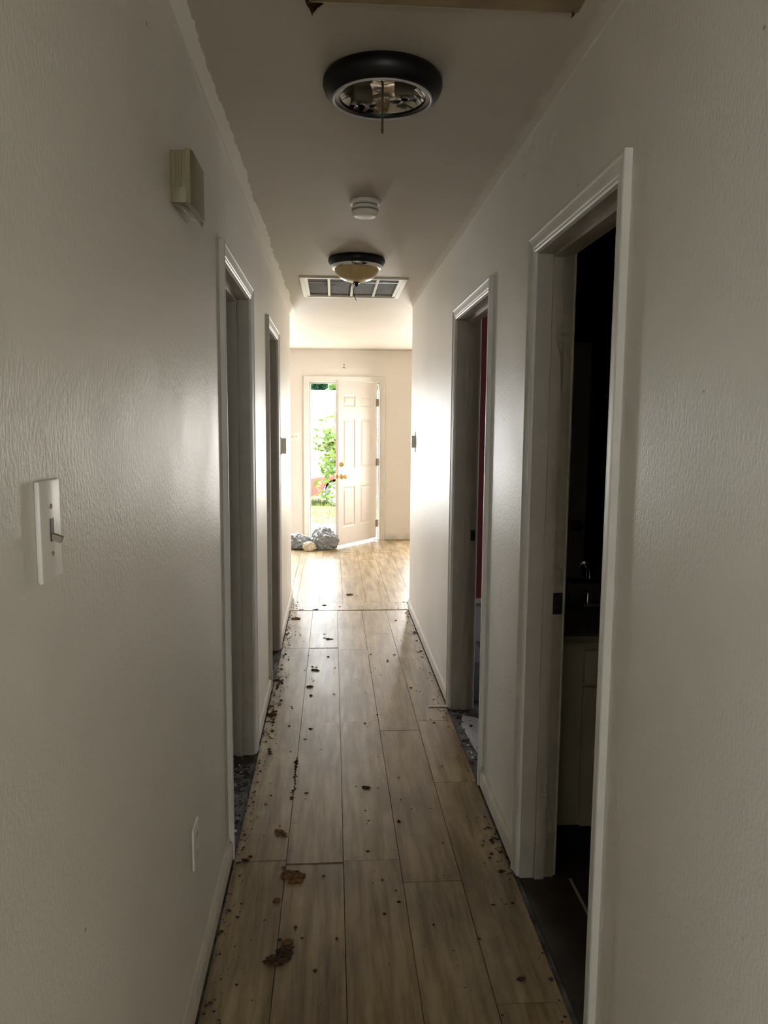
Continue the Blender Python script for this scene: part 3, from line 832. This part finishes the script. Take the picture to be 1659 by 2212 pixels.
# ------------------------------------------------------------------ bathroom
VX0, VX1, VY0, VY1 = 0.757, 1.66, 2.49, 2.985
t = thing('vanity_cabinet', 'pale bathroom vanity cabinet with drawer and panelled door in the dark', 'vanity', ((VX0 + VX1) / 2, (VY0 + VY1) / 2, 0))
b = BM(); box(b, VX0, VX1, VY0 + 0.02, VY1, 0.107, 0.782); obj('cabinet_body', b, 'vanity', t, smooth=False)
b = BM(); box(b, VX0 + 0.02, VX1 - 0.02, VY0 + 0.075, VY1 - 0.02, -0.004, 0.107); obj('toe_kick', b, 'black', t, smooth=False)
for x0, x1 in ((0.868, 1.20), (1.225, 1.64)):
    b = BM(); box(b, x0, x1, VY0, VY0 + 0.019, 0.632, 0.750, 0.004); obj('drawer', b, 'vanity', t)
    b = BM()
    panel_face(b, (x0, x1), (0.112, 0.618), VY0, 1, [(x0 + 0.05, x1 - 0.05, 0.165, 0.565)])
    box(b, x0, x1, VY0 + 0.0095, VY0 + 0.019, 0.112, 0.618)
    obj('cabinet_door', b, 'vanity', t, smooth=False)
b = BM(); box(b, VX0, VX1 + 0.01, VY0 - 0.012, VY1, 0.782, 0.806, 0.004); obj('countertop', b, 'counter', t)
b = BM(); box(b, VX0, VX1 + 0.01, VY1 - 0.02, VY1, 0.806, 0.884, 0.003); obj('backsplash', b, 'counter', t)
t = thing('faucet', 'chrome bathroom faucet standing on the dark vanity counter', 'faucet', (1.07, 2.90, 0.806))
b = BM(); box(b, 0.985, 1.155, 2.872, 2.928, 0.806, 0.820, 0.006); obj('faucet_base', b, 'chrome', t)
b = BM(); tube(b, [(1.07, 2.90, 0.815), (1.07, 2.90, 0.90), (1.07, 2.885, 0.93), (1.07, 2.85, 0.942), (1.07, 2.81, 0.93), (1.07, 2.795, 0.905)], [0.014, 0.012, 0.011, 0.011, 0.010, 0.010], 12); obj('spout', b, 'chrome', t)
for x in (1.01, 1.13):
    b = BM(); lathe(b, [(0.018, 0), (0.016, 0.03), (0.012, 0.045), (0.0, 0.048)], (x, 2.90, 0.82), 16); tube(b, [(x, 2.90, 0.862), (x - 0.02 if x < 1.07 else x + 0.02, 2.87, 0.875), (x - 0.03 if x < 1.07 else x + 0.03, 2.845, 0.868)], [0.006, 0.005, 0.006], 10); obj('handle', b, 'chrome', t)
t = thing('tap_bottle', 'slim shiny bottle standing on the dark vanity counter', 'bottle', (0.985, 2.64, 0.806))
obj('bottle_body', lathe(BM(), [(0.0, 0), (0.016, 0.001), (0.017, 0.06), (0.010, 0.07), (0.0, 0.07)], (0.985, 2.64, 0.806), 20), 'darkmetal', t)
obj('bottle_cap', lathe(BM(), [(0.0, 0.07), (0.010, 0.07), (0.010, 0.10), (0.0, 0.101)], (0.985, 2.64, 0.806), 20), 'chrome', t)
b = BM(); box(b, VX0, VX1, VY1 - 0.004, VY1 + 0.003, 0.90, 1.845)
tag(obj('wall_mirror', b, 'mirror', smooth=False), 'large dark frameless mirror above the bathroom vanity', 'mirror')

# ------------------------------------------------------------------ bags by the door
def bag(name, m, c, r, seed, squash=0.75, peak=0.0, amp=0.22, label='', group=None):
    bm = BM(); bmesh.ops.create_icosphere(bm, subdivisions=6, radius=1.0)
    for v in bm.verts:
        n = v.co.normalized(); q = n * 1.3 + Vector((seed * 2.1, seed * 0.7, seed))
        d = 1 + amp * noise.noise(q) + amp * 0.55 * (abs(noise.noise(q * 2.3)) * 2 - 0.5)
        d += amp * 0.12 * (1 - abs(noise.noise(q * 3.4 + Vector((0, 0, 9)))) * 3) + amp * 0.05 * noise.noise(q * 7)
        z = n.z * d
        if n.z > 0.6: z += peak * (n.z - 0.6) ** 1.2 * (1 + 0.9 * noise.noise(q * 5))
        x, y = n.x * d, n.y * d
        if z < -0.62: z = -0.62 + (z + 0.62) * 0.08
        v.co = Vector((c[0] + x * r[0], c[1] + y * r[1], (z + 0.65) * r[2]))
    zmin = min(v.co.z for v in bm.verts)
    for v in bm.verts: v.co.z += c[2] - zmin + 0.0005
    o = obj(name, bm, m, origin=c)
    for p in o.data.polygons: p.use_smooth = True
    return tag(o, label, 'bag', group)
bag('trash_bag', 'bag', (-0.105, 9.17, 0.0), (0.165, 0.15, 0.150), 4, peak=0.35, label='taller grey plastic trash bag slumped against the entrance door edge', group='trash bags at the entrance')
bag('trash_bag', 'bag', (-0.435, 9.22, 0.0), (0.165, 0.14, 0.110), 9, peak=0.0, label='lower grey plastic trash bag beside the hallway corner', group='trash bags at the entrance')
bag('trash_bag', 'bag2', (-0.285, 9.03, 0.0), (0.078, 0.06, 0.062), 15, label='small cream plastic bag knotted in front of the grey bags', group='trash bags at the entrance')

# ------------------------------------------------------------------ scraps on the floor
G1 = 'dead leaf scraps on the hallway floor'
SCR = [
 ('dead_leaf', 'leaf_dark', (-0.156, 2.02), 0.038, 1, 5, 1.5, 0.25, 'largest dark leaf clump on the planks nearest the viewer'),
 ('dead_leaf', 'leaf_dead', (-0.147, 2.426), 0.040, 2, 7, 1.2, 0.0, 'forked brown leaf lying over the crossing plank seams'),
 ('dead_leaf', 'leaf_dead', (-0.167, 2.474), 0.012, 21, 2, 1.2, 2.2, 'small brown leaf chip just beyond the forked leaf'),
 ('dead_leaf', 'leaf_dead', (-0.199, 2.701), 0.026, 3, 4, 1.3, 2.6, 'crumpled brown leaf level with the outlet doorway edge'),
 ('dead_leaf', 'leaf_dead', (-0.174, 2.672), 0.009, 31, 2, 1.1, 0.4, 'tiny brown leaf crumb touching the crumpled leaf'),
 ('dead_leaf', 'leaf_dead', (-0.179, 2.295), 0.017, 4, 3, 1.0, 0.7, 'single brown leaf bit left of the plank seam'),
 ('dead_leaf', 'leaf_dark', (-0.114, 2.159), 0.009, 5, 1, 1.0, 0.0, 'small dark crumb right of the seam before the dark clump'),
 ('dead_leaf', 'leaf_dead', (-0.136, 2.093), 0.020, 6, 4, 1.6, 0.1, 'pair of brown leaf bits just beyond the dark clump'),
 ('dead_leaf', 'leaf_dark', (-0.050, 1.97), 0.010, 7, 1, 1.0, 0.0, 'dark crumb right of the large dark leaf clump'),
 ('dead_leaf', 'leaf_dark', (0.160, 2.207), 0.008, 8, 1, 1.0, 0.0, 'lone black crumb in the middle plank'),
 ('dead_leaf', 'leaf_dead', (-0.277, 5.827), 0.034, 9, 3, 1.3, 0.1, 'rust brown leaf beside the far floor gap'),
 ('dead_leaf', 'leaf_dark', (-0.031, 5.251), 0.026, 10, 3, 1.5, 2.8, 'dark curled leaf on the pale greenish far plank'),
 ('dead_leaf', 'leaf_dark', (-0.061, 5.279), 0.014, 11, 2, 1.0, 0.0, 'small dark leaf bit beside the dark curled leaf'),
 ('dead_leaf', 'leaf_dark', (-0.115, 4.581), 0.022, 12, 3, 1.9, 2.7, 'long thin dark leaf across the second plank'),
 ('dead_leaf', 'leaf_dark', (-0.133, 4.282), 0.020, 13, 3, 1.7, 0.0, 'flat dark leaf just before the long thin leaf'),
 ('dead_leaf', 'leaf_dark', (-0.124, 4.140), 0.015, 14, 2, 1.0, 1.2, 'stubby dark leaf bit nearest below the flat leaf'),
 ('dead_leaf', 'leaf_dark', (-0.110, 3.662), 0.015, 15, 3, 1.1, 1.4, 'dark leaf crumb just before the middle cross seam'),
 ('dead_leaf', 'leaf_dark', (-0.135, 3.540), 0.010, 16, 2, 1.3, 0.2, 'dark crumb pair near the chipped plank seam'),
 ('dead_leaf', 'leaf_dead', (-0.135, 6.115), 0.020, 17, 3, 1.5, 0.2, 'reddish leaf bit lying on the floor gap'),
 ('dead_leaf', 'leaf_dark', (-0.074, 6.26), 0.022, 18, 2, 1.5, 0.0, 'dark leaf on the cross board beyond the gap'),
 ('dead_leaf', 'leaf_dead', (0.150, 6.648), 0.034, 19, 2, 1.5, 0.0, 'pale brown leaf on the living room planks'),
 ('dead_leaf', 'leaf_dead', (0.212, 6.604), 0.012, 20, 1, 1.0, 0.0, 'brown crumb right of the living room leaf'),
 ('dead_leaf', 'leaf_dead', (0.488, 5.749), 0.016, 22, 2, 1.0, 1.5, 'brown leaf bit near the right baseboard by the gap'),
 ('dead_leaf', 'leaf_dark', (0.588, 4.944), 0.018, 23, 2, 1.0, 1.0, 'dark crumb against the right baseboard'),
 ('dead_leaf', 'leaf_dead', (0.405, 4.869), 0.013, 24, 2, 1.0, 1.0, 'curled brown bit on the fourth plank seam'),
 ('dead_leaf', 'leaf_dark', (0.144, 3.032), 0.018, 25, 4, 1.4, 0.3, 'spidery dark smear of debris on the middle plank'),
 ('dead_leaf', 'leaf_dark', (-0.332, 4.401), 0.024, 26, 3, 1.2, 0.6, 'dark dirt clump by the baseboard between left doorways'),
 ('dead_leaf', 'leaf_dark', (-0.318, 3.863), 0.030, 27, 4, 1.2, 0.5, 'wide dark dirt clump beside the left baseboard'),
]
for nm, m_, (x, y), s, seed, lob, st_, an, lab in SCR:
    tag(scrap(nm, m_, (x, y, 0.0005), s, seed, lobes=lob, stretch=st_, ang=an), lab, 'leaf', G1)
tag(scrap('plaster_chip', 'chip', (0.672, 1.722, -0.0035), 0.022, 77, lobes=3), 'pale plaster chip on dark floor at the bathroom door frame foot', 'chip')
# white strip near the far right doorway
b = BM(); box(b, 0.515, 0.622, 3.928, 3.948, 0.0005, 0.003, 0.0006); tag(obj('plastic_strip', b, 'chip', origin=(0.57, 3.94, 0)), 'thin white strip lying on planks by the far right doorway', 'strip')

# countless crumbs
def crumbs(name, m, pts, smin, smax, label, cat, seed):
    rnd = random.Random(seed); bm = BM()
    for x, y, z in pts:
        s = rnd.uniform(smin, smax) * (0.5 + rnd.random() ** 3)
        a = rnd.uniform(0, 6.28); k = rnd.uniform(0.5, 1.6)
        top = bm.verts.new((x, y, z + s * 0.6))
        ring = []
        for i in range(5):
            t_ = a + i * 1.2566; rr = s * rnd.uniform(0.6, 1.2)
            ring.append(bm.verts.new((x + rr * math.cos(t_) * k, y + rr * math.sin(t_), z)))
        for i in range(5): bm.faces.new((ring[i], ring[(i + 1) % 5], top))
        bm.faces.new(ring[::-1])
    return tag(obj(name, bm, m, smooth=False), label, cat, kind='stuff')
rnd = random.Random(5); P = []
for k in range(800):
    y = 1.2 + 5.2 * rnd.random() ** 0.9
    side = rnd.random()
    if side < 0.5: x = XL + 0.018 + abs(rnd.gauss(0, 0.035))
    elif side < 0.72: x = XR - 0.018 - abs(rnd.gauss(0, 0.03))
    else: x = rnd.uniform(XL + 0.02, XR - 0.02)
    P.append((x, y, 0.0008))
for k in range(90):
    P.append((-0.163 + rnd.gauss(0, 0.004), rnd.uniform(2.95, 3.35), 0.0005))
for c_ in ((-0.32, 3.85), (-0.32, 4.38), (-0.33, 3.95), (-0.31, 4.25), (0.60, 5.4), (0.60, 2.5), (0.60, 2.62), (-0.335, 5.3)):
    for k in range(28): P.append((min(max(c_[0] + rnd.gauss(0, 0.022), XL + 0.016), XR - 0.016), c_[1] + rnd.gauss(0, 0.06), 0.0008))
crumbs('dirt_crumbs', 'dirt', P, 0.0032, 0.0085, 'scattered dark dirt crumbs along both edges of plank floor', 'dirt', 3)
P = []
for y0, y1, xa, xb, n_ in ((2.60, 3.38, XL - 0.11, XL - 0.004, 340), (4.31, 5.01, XL - 0.11, XL - 0.004, 220), (3.10, 3.90, XR + 0.004, XR + 0.11, 170)):
    for k in range(n_): P.append((rnd.uniform(xa, xb), rnd.uniform(y0, y1), -0.0115))
for k in range(160): P.append((rnd.uniform(XL - 0.11, XL - 0.004), 3.38 - abs(rnd.gauss(0, 0.05)), -0.0115))
crumbs('doorway_debris', 'dirt', P, 0.004, 0.012, 'dark grit and rubble on the bare floor in the doorways', 'debris', 8)
P = []
for y0, y1, xa, xb, n_ in ((2.60, 2.85, XL - 0.08, XL - 0.006, 26), (3.1, 3.5, XR + 0.006, XR + 0.09, 34), (4.4, 4.8, XL - 0.09, XL - 0.006, 16), (3.0, 3.3, XL - 0.09, XL - 0.01, 12)):
    for k in range(n_): P.append((rnd.uniform(xa, xb), rnd.uniform(y0, y1), -0.0105))
crumbs('paint_chips', 'chip', P, 0.005, 0.011, 'pale paint chips fallen on the bare floor in the doorways', 'debris', 9)
b = BM()
prism(b, [(0.680, 3.84), (0.745, 3.80), (0.90, 3.55), (0.90, 3.12), (0.742, 3.12), (0.700, 3.22), (0.672, 3.40), (0.662, 3.58), (0.655, 3.70)], 'Z', -0.0115, -0.009)
tag(obj('vinyl_sheet', b, 'vinyl', origin=(0.74, 3.5, -0.0115), smooth=False), 'torn pale sheet of vinyl on the far right doorway floor', 'vinyl sheet')
b = BM(); box(b, 0.765, 0.86, 4.02, 4.60, -0.0115, 0.22, 0.01); tag(obj('cardboard_box', b, 'bag', origin=(0.81, 4.3, -0.0115)), 'low bluish grey box glimpsed past the far right doorway', 'box')

# ------------------------------------------------------------------ outside
def lawn():
    bm = BM(); nx, ny = 30, 50; g = []
    for j in range(ny + 1):
        y = 11.6 + (60 - 11.6) * (j / ny) ** 1.5
        row = []
        for i in range(nx + 1):
            x = -22 + 44 * i / nx
            z = -0.16 - 0.43 * min(1, max(0, (y - 11.6) / 7.0)) + 0.03 * noise.noise(Vector((x * 0.5, y * 0.5, 0)))
            row.append(bm.verts.new((x, y, z)))
        g.append(row)
    for j in range(ny):
        for i in range(nx): bm.faces.new((g[j][i], g[j][i + 1], g[j + 1][i + 1], g[j + 1][i]))
    return bm
struct('ground', lawn(), 'lawn', 'sunlit yellow-green lawn outside the entrance', 'ground', smooth=True)
b = BM(); box(b, -1.6, 1.9, YE + 0.15, 11.75, -0.30, -0.035, 0.01)
struct('floor_porch', b, 'concrete', 'pale concrete slab outside the entrance door', 'floor')
def gz(y): return -0.16 - 0.43 * min(1, max(0, (y - 11.6) / 7.0))
bm = BM(); rnd = random.Random(11)
for k in range(7000):
    y = rnd.uniform(11.9, 21.5); x = rnd.uniform(-1.9, 2.4); h = rnd.uniform(0.05, 0.14) * (1.5 if 18.2 < y < 19.2 else 1)
    a = rnd.uniform(0, 6.28); w_ = 0.008; dx, dy = math.cos(a) * w_, math.sin(a) * w_; z = gz(y) - 0.03
    lx, ly = rnd.gauss(0, 0.04), rnd.gauss(0, 0.04)
    bm.faces.new([bm.verts.new(p) for p in ((x - dx, y - dy, z), (x + dx, y + dy, z), (x + lx, y + ly, z + h + 0.03))])
tag(obj('grass', bm, 'grass', smooth=False), 'long bright grass blades on the lawn before the red car', 'grass', kind='stuff')

# shrub and trees
def crown(bm, c, r, n, s, seed, hollow=0.35):
    rnd = random.Random(seed)
    blobs = [(Vector((rnd.gauss(0, 0.45), rnd.gauss(0, 0.45), rnd.gauss(0, 0.45))), rnd.uniform(0.25, 0.5)) for _ in range(16)]
    for k in range(n):
        bc, br = blobs[rnd.randrange(len(blobs))]
        d = Vector((rnd.gauss(0, 1), rnd.gauss(0, 1), rnd.gauss(0, 1))).normalized() * br * rnd.uniform(0.5, 1.0)
        p = bc + d
        p = Vector((c[0] + p.x * r[0], c[1] + p.y * r[1], c[2] + p.z * r[2]))
        u = Vector((rnd.gauss(0, 1), rnd.gauss(0, 1), rnd.gauss(0, 0.6))).normalized(); w_ = u.cross(Vector((rnd.gauss(0, 1), rnd.gauss(0, 1), rnd.gauss(0, 1)))).normalized()
        ss = s * rnd.uniform(0.6, 1.3)
        bm.faces.new([bm.verts.new(q) for q in (p - u * ss, p + w_ * ss * 0.42 - u * ss * 0.1, p + u * ss, p - w_ * ss * 0.42 - u * ss * 0.1)])
def tree(name, c, hc, r, n, s, m, seed, label, group, trunk=0.12, cat='tree'):
    z = gz(c[1]) - 0.1
    t = thing(name, label, cat, (c[0], c[1], z), group)
    tb = BM(); rnd = random.Random(seed)
    tube(tb, [(c[0], c[1], z), (c[0] + 0.2 * trunk, c[1], z + (hc - z) * 0.5), (c[0] - 0.2 * trunk, c[1], hc + r[2] * 0.3)], [trunk, trunk * 0.75, trunk * 0.3], 10)
    for k in range(9):
        a = rnd.uniform(0, 6.28); zz = z + (hc - z) * rnd.uniform(0.55, 1.0)
        tube(tb, [(c[0], c[1], zz), (c[0] + 0.35 * r[0] * math.cos(a), c[1] + 0.35 * r[1] * math.sin(a), zz + 0.2 * r[2]), (c[0] + 0.7 * r[0] * math.cos(a), c[1] + 0.7 * r[1] * math.sin(a), zz + 0.35 * r[2])], [trunk * 0.4, trunk * 0.25, trunk * 0.1], 6)
    obj('trunk', tb, 'bark', t)
    cb = BM(); crown(cb, (c[0], c[1], hc), r, n, s, seed); obj('crown', cb, m, t, smooth=False)
tree('leafy_shrub', (0.10, 15.6), 1.12, (0.66, 0.55, 0.82), 1150, 0.072, 'leaf_young', 33, 'bright lime green sapling in front of the red car', 'greenery outside the entrance', 0.022, 'shrub')
tree('leafy_shrub', (1.2, 16.4), 0.9, (0.7, 0.6, 0.8), 900, 0.06, 'leaf_young', 34, 'second green sapling hidden behind the entrance door', 'greenery outside the entrance', 0.022, 'shrub')
for k, (x, y, hc, r, m_, lab) in enumerate((
    (-2.45, 39.2, 3.5, 2.0, 'leaf_mid', 'mid green tree behind the white outbuilding, left of the dark one'),
    (-0.62, 36.6, 3.3, 0.13, 'leaf_deep', 'dark bluish green tree just above the white outbuilding roof'),
    (1.55, 39.2, 3.5, 2.0, 'leaf_mid', 'mid green tree behind the white outbuilding, hidden by the door'),
    (-10.5, 40, 5.4, 3.2, 'leaf_mid', 'broad tree far left behind the white outbuilding'),
    (10.0, 40, 5.4, 3.2, 'leaf_mid', 'broad tree far right behind the white outbuilding'))):
    tree('leafy_tree', (x, y), hc, (r, r * 0.8, r * 0.95), 3600, 0.26, m_, 50 + k, lab, 'trees behind the outbuilding', 0.22)

# white outbuilding
t = thing('outbuilding', 'long white outbuilding with pale flat roof beyond the lawn', 'building', (0, 30, -0.6))
b = BM(); box(b, -9, 7, 30.0, 34.0, -0.62, 2.62); obj('wall', b, 'outwhite', t, smooth=False)
b = BM(); box(b, -9.25, 7.25, 29.75, 34.25, 2.62, 2.76); obj('roof', b, 'tin', t, smooth=False)
for x in (-6.0, 3.5):
    b = BM(); box(b, x, x + 1.0, 29.95, 30.02, 0.6, 1.7); wf = obj('window', b, 'trim', t, smooth=False)
    b = BM(); box(b, x + 0.06, x + 0.94, 29.935, 29.952, 0.66, 1.64); obj('window_pane', b, 'carglass', wf, smooth=False)
b = BM(); box(b, -3.0, -2.1, 29.95, 30.02, -0.6, 1.45); obj('outbuilding_door', b, 'trim', t, smooth=False)

# red car: nose points to -X
CY0, CY1, CZ, WX = 19.15, 20.85, -0.60, 0.12
t = thing('car', 'faded red car parked in the grass beyond the entrance', 'car', (1.6, 20.0, CZ))
def arch(cx, r, a0, a1, n=12): return [(cx + r * math.cos(math.radians(a0 + (a1 - a0) * i / n)), CZ + 0.33 + r * math.sin(math.radians(a0 + (a1 - a0) * i / n))) for i in range(n + 1)]
WX2 = WX + 2.65
R = 0.375
prof = [(-0.86, CZ + 0.30), (-0.90, CZ + 0.42), (-0.87, CZ + 0.58), (-0.72, CZ + 0.70), (-0.35, CZ + 0.77), (0.25, CZ + 0.83), (0.95, CZ + 0.90), (3.1, CZ + 0.92), (3.55, CZ + 0.88), (3.72, CZ + 0.78), (3.75, CZ + 0.45), (3.68, CZ + 0.26)]
prof += [(WX2 + R + 0.02, CZ + 0.24)] + arch(WX2, R, 0, 180) + [(WX2 - R - 0.02, CZ + 0.22), (WX + R + 0.02, CZ + 0.22)] + arch(WX, R, 0, 180) + [(WX - R - 0.02, CZ + 0.24)]
b = BM(); prism(b, prof, 'Y', CY0, CY1)
es = [e_ for e_ in b.edges if abs(e_.verts[0].co.y - e_.verts[1].co.y) < 1e-5]
bmesh.ops.bevel(b, geom=es, offset=0.035, segments=3, affect='EDGES', profile=0.6)
obj('car_body', b, 'carred', t)
def slab(bm, lo, hi):
    A = [bm.verts.new(p) for p in lo]; B = [bm.verts.new(p) for p in hi]
    bm.faces.new(A[::-1]); bm.faces.new(B)
    for i in range(4): bm.faces.new((A[i], A[(i + 1) % 4], B[(i + 1) % 4], B[i]))
z0, z1 = CZ + 0.90, CZ + 1.38
b = BM(); slab(b, [(0.80, CY0 + 0.06, z0), (3.15, CY0 + 0.06, z0), (3.15, CY1 - 0.06, z0), (0.80, CY1 - 0.06, z0)], [(1.45, CY0 + 0.20, z1), (2.65, CY0 + 0.20, z1), (2.65, CY1 - 0.20, z1), (1.45, CY1 - 0.20, z1)])
bmesh.ops.bevel(b, geom=b.edges[:], offset=0.04, segments=2, affect='EDGES'); obj('cabin', b, 'carred', t)
for y, yt, s_ in ((CY0 + 0.055, CY0 + 0.185, -1), (CY1 - 0.055, CY1 - 0.185, 1)):
    for xa, xb, ta, tb_ in ((1.05, 1.98, 1.52, 1.98), (2.05, 2.95, 2.05, 2.55)):
        f0, f1 = 0.12, 0.88
        def P_(x_, xt_, f_, o_): return (x_ + (xt_ - x_) * f_, y + (yt - y) * f_ + o_, z0 + (z1 - z0) * f_)
        b = BM(); slab(b, [P_(xa, ta, f0, 0), P_(xb, tb_, f0, 0), P_(xb, tb_, f0, s_ * 0.008), P_(xa, ta, f0, s_ * 0.008)], [P_(xa, ta, f1, 0), P_(xb, tb_, f1, 0), P_(xb, tb_, f1, s_ * 0.008), P_(xa, ta, f1, s_ * 0.008)])
        obj('side_window', b, 'carglass', t, smooth=False)
b = BM(); slab(b, [(0.87, CY0 + 0.16, z0 + 0.05), (0.87, CY1 - 0.16, z0 + 0.05), (0.855, CY1 - 0.16, z0 + 0.055), (0.855, CY0 + 0.16, z0 + 0.055)], [(1.39, CY0 + 0.25, z1 - 0.04), (1.39, CY1 - 0.25, z1 - 0.04), (1.375, CY1 - 0.25, z1 - 0.035), (1.375, CY0 + 0.25, z1 - 0.035)])
obj('windshield', b, 'carglass', t, smooth=False)
b = BM(); box(b, -0.95, -0.80, CY0 + 0.04, CY1 - 0.04, CZ + 0.28, CZ + 0.42, 0.03); obj('bumper', b, 'grime', t)
for y in (CY0 + 0.10, CY1 - 0.40):
    b = BM(); box(b, -0.905, -0.80, y, y + 0.30, CZ + 0.50, CZ + 0.62, 0.02); obj('headlight', b, 'carlight', t)
for x in (WX, WX2):
    for y, s_ in ((CY0 + 0.015, -1), (CY1 - 0.015, 1)):
        w_ = lathe(BM(), [(0.20, 0), (0.30, 0), (0.325, -s_ * 0.03), (0.33, -s_ * 0.09), (0.325, -s_ * 0.16), (0.29, -s_ * 0.19), (0.18, -s_ * 0.19)], (x, y, CZ + 0.33), 40, 'Y'); wo = obj('wheel', w_, 'tyre', t)
        rm = lathe(BM(), [(0.245, s_ * 0.004), (0.235, s_ * 0.012), (0.215, -s_ * 0.01), (0.205, -s_ * 0.03), (0.19, -s_ * 0.012), (0.07, -s_ * 0.0), (0.065, s_ * 0.012), (0.0, s_ * 0.016)], (x, y, CZ + 0.33), 40, 'Y'); obj('hub_cap', rm, 'rim', wo)
b = BM(); box(b, -0.5, WX2 - R - 0.02, CY0 - 0.004, CY0 + 0.004, CZ + 0.255, CZ + 0.275); obj('sill_strip', b, 'carlight', t, smooth=False)

# ------------------------------------------------------------------ light
w = bpy.data.worlds.new('World'); sc.world = w; w.use_nodes = True
bg = w.node_tree.nodes['Background']
bg.inputs['Color'].default_value = (0.90, 0.95, 1.0, 1); bg.inputs['Strength'].default_value = 11.0
def area(name, loc, rot, sx, sy, power, col):
    l = bpy.data.lights.new(name, 'AREA'); l.shape = 'RECTANGLE'; l.size = sx; l.size_y = sy; l.energy = power; l.color = col
    o = bpy.data.objects.new(name, l); COL.objects.link(o); o.location = loc; o.rotation_euler = rot
    return o
R90 = math.radians(90)
# added area lamps just outside the two added front windows, for hallway light
area('window_daylight_left', ((WA[0] + WA[1]) / 2, YE + 0.17, (WA[2] + WA[3]) / 2), (-R90, 0, 0), WA[1] - WA[0], WA[3] - WA[2], 120, (0.97, 0.97, 1.0))
area('window_daylight_right', ((WC[0] + WC[1]) / 2, YE + 0.17, (WC[2] + WC[3]) / 2), (-R90, 0, 0), WC[1] - WC[0], WC[3] - WC[2], 120, (1.0, 0.96, 0.90))
area('window_daylight_back', ((WB[0] + WB[1]) / 2, YB - T - 0.02, 1.5), (R90, 0, 0), 0.55, 0.95, 1.2, (1.0, 0.95, 0.80))  # added lamp outside the added back window, weak fill from behind
area('study_daylight', (-1.72, -1.97, 1.35), (R90, 0, 0), 1.1, 1.4, 29.0, (0.90, 0.97, 0.98))  # lamp added inside the unseen side room, which has no window
# dim daylight in the side rooms
area('bedroom_daylight_left', (-3.35, 2.4, 1.5), (0, -R90, 0), 1.0, 1.2, 5.0, (0.88, 0.94, 1.0))
area('bedroom_daylight_far_left', (-3.35, 5.2, 1.5), (0, -R90, 0), 1.0, 1.2, 5.0, (1.0, 0.96, 0.9))
area('bedroom_daylight_right', (3.35, 4.2, 1.5), (0, R90, 0), 1.0, 1.2, 9.0, (0.92, 0.94, 1.0))
sl = bpy.data.lights.new('sun', 'SUN'); sl.energy = 22.0; sl.angle = 0.01; sl.color = (1.0, 0.95, 0.84)
so = bpy.data.objects.new('sun', sl); COL.objects.link(so)
so.rotation_euler = Vector((0.35, 0.45, -0.85)).to_track_quat('-Z', 'Y').to_euler()

# ------------------------------------------------------------------ camera
yaw, pitch, roll, ch, F = 0.067464, 0.116674, -0.0075478, 1.52408, 1642.25
cy_, sy_, cp, sp = math.cos(yaw), math.sin(yaw), math.cos(pitch), math.sin(pitch)
fw = Vector((sy_ * cp, cy_ * cp, -sp)); rt = Vector((cy_, -sy_, 0)); dn = fw.cross(rt)
r2 = rt * math.cos(roll) + dn * math.sin(roll); d2 = dn * math.cos(roll) - rt * math.sin(roll)
cam = bpy.data.cameras.new('camera'); co = bpy.data.objects.new('camera', cam); COL.objects.link(co)
mw = Matrix((( r2.x, -d2.x, -fw.x, 0), (r2.y, -d2.y, -fw.y, 0), (r2.z, -d2.z, -fw.z, ch), (0, 0, 0, 1)))
co.matrix_world = mw
cam.sensor_fit = 'VERTICAL'; cam.sensor_height = 24.0; cam.lens = F / 2212 * 24.0
cam.clip_start = 0.02; cam.clip_end = 200
sc.camera = co

sc.view_settings.view_transform = 'Standard'
sc.view_settings.look = 'None'
sc.view_settings.gamma = 1.0
sc.view_settings.use_curve_mapping = False
sc.view_settings.exposure = 0.2
cyc = sc.cycles
cyc.use_denoising = True
cyc.use_adaptive_sampling = True; cyc.adaptive_threshold = 0.06; cyc.adaptive_min_samples = 16
cyc.max_bounces = 8; cyc.diffuse_bounces = 6; cyc.glossy_bounces = 4; cyc.transparent_max_bounces = 12
cyc.sample_clamp_indirect = 6.0
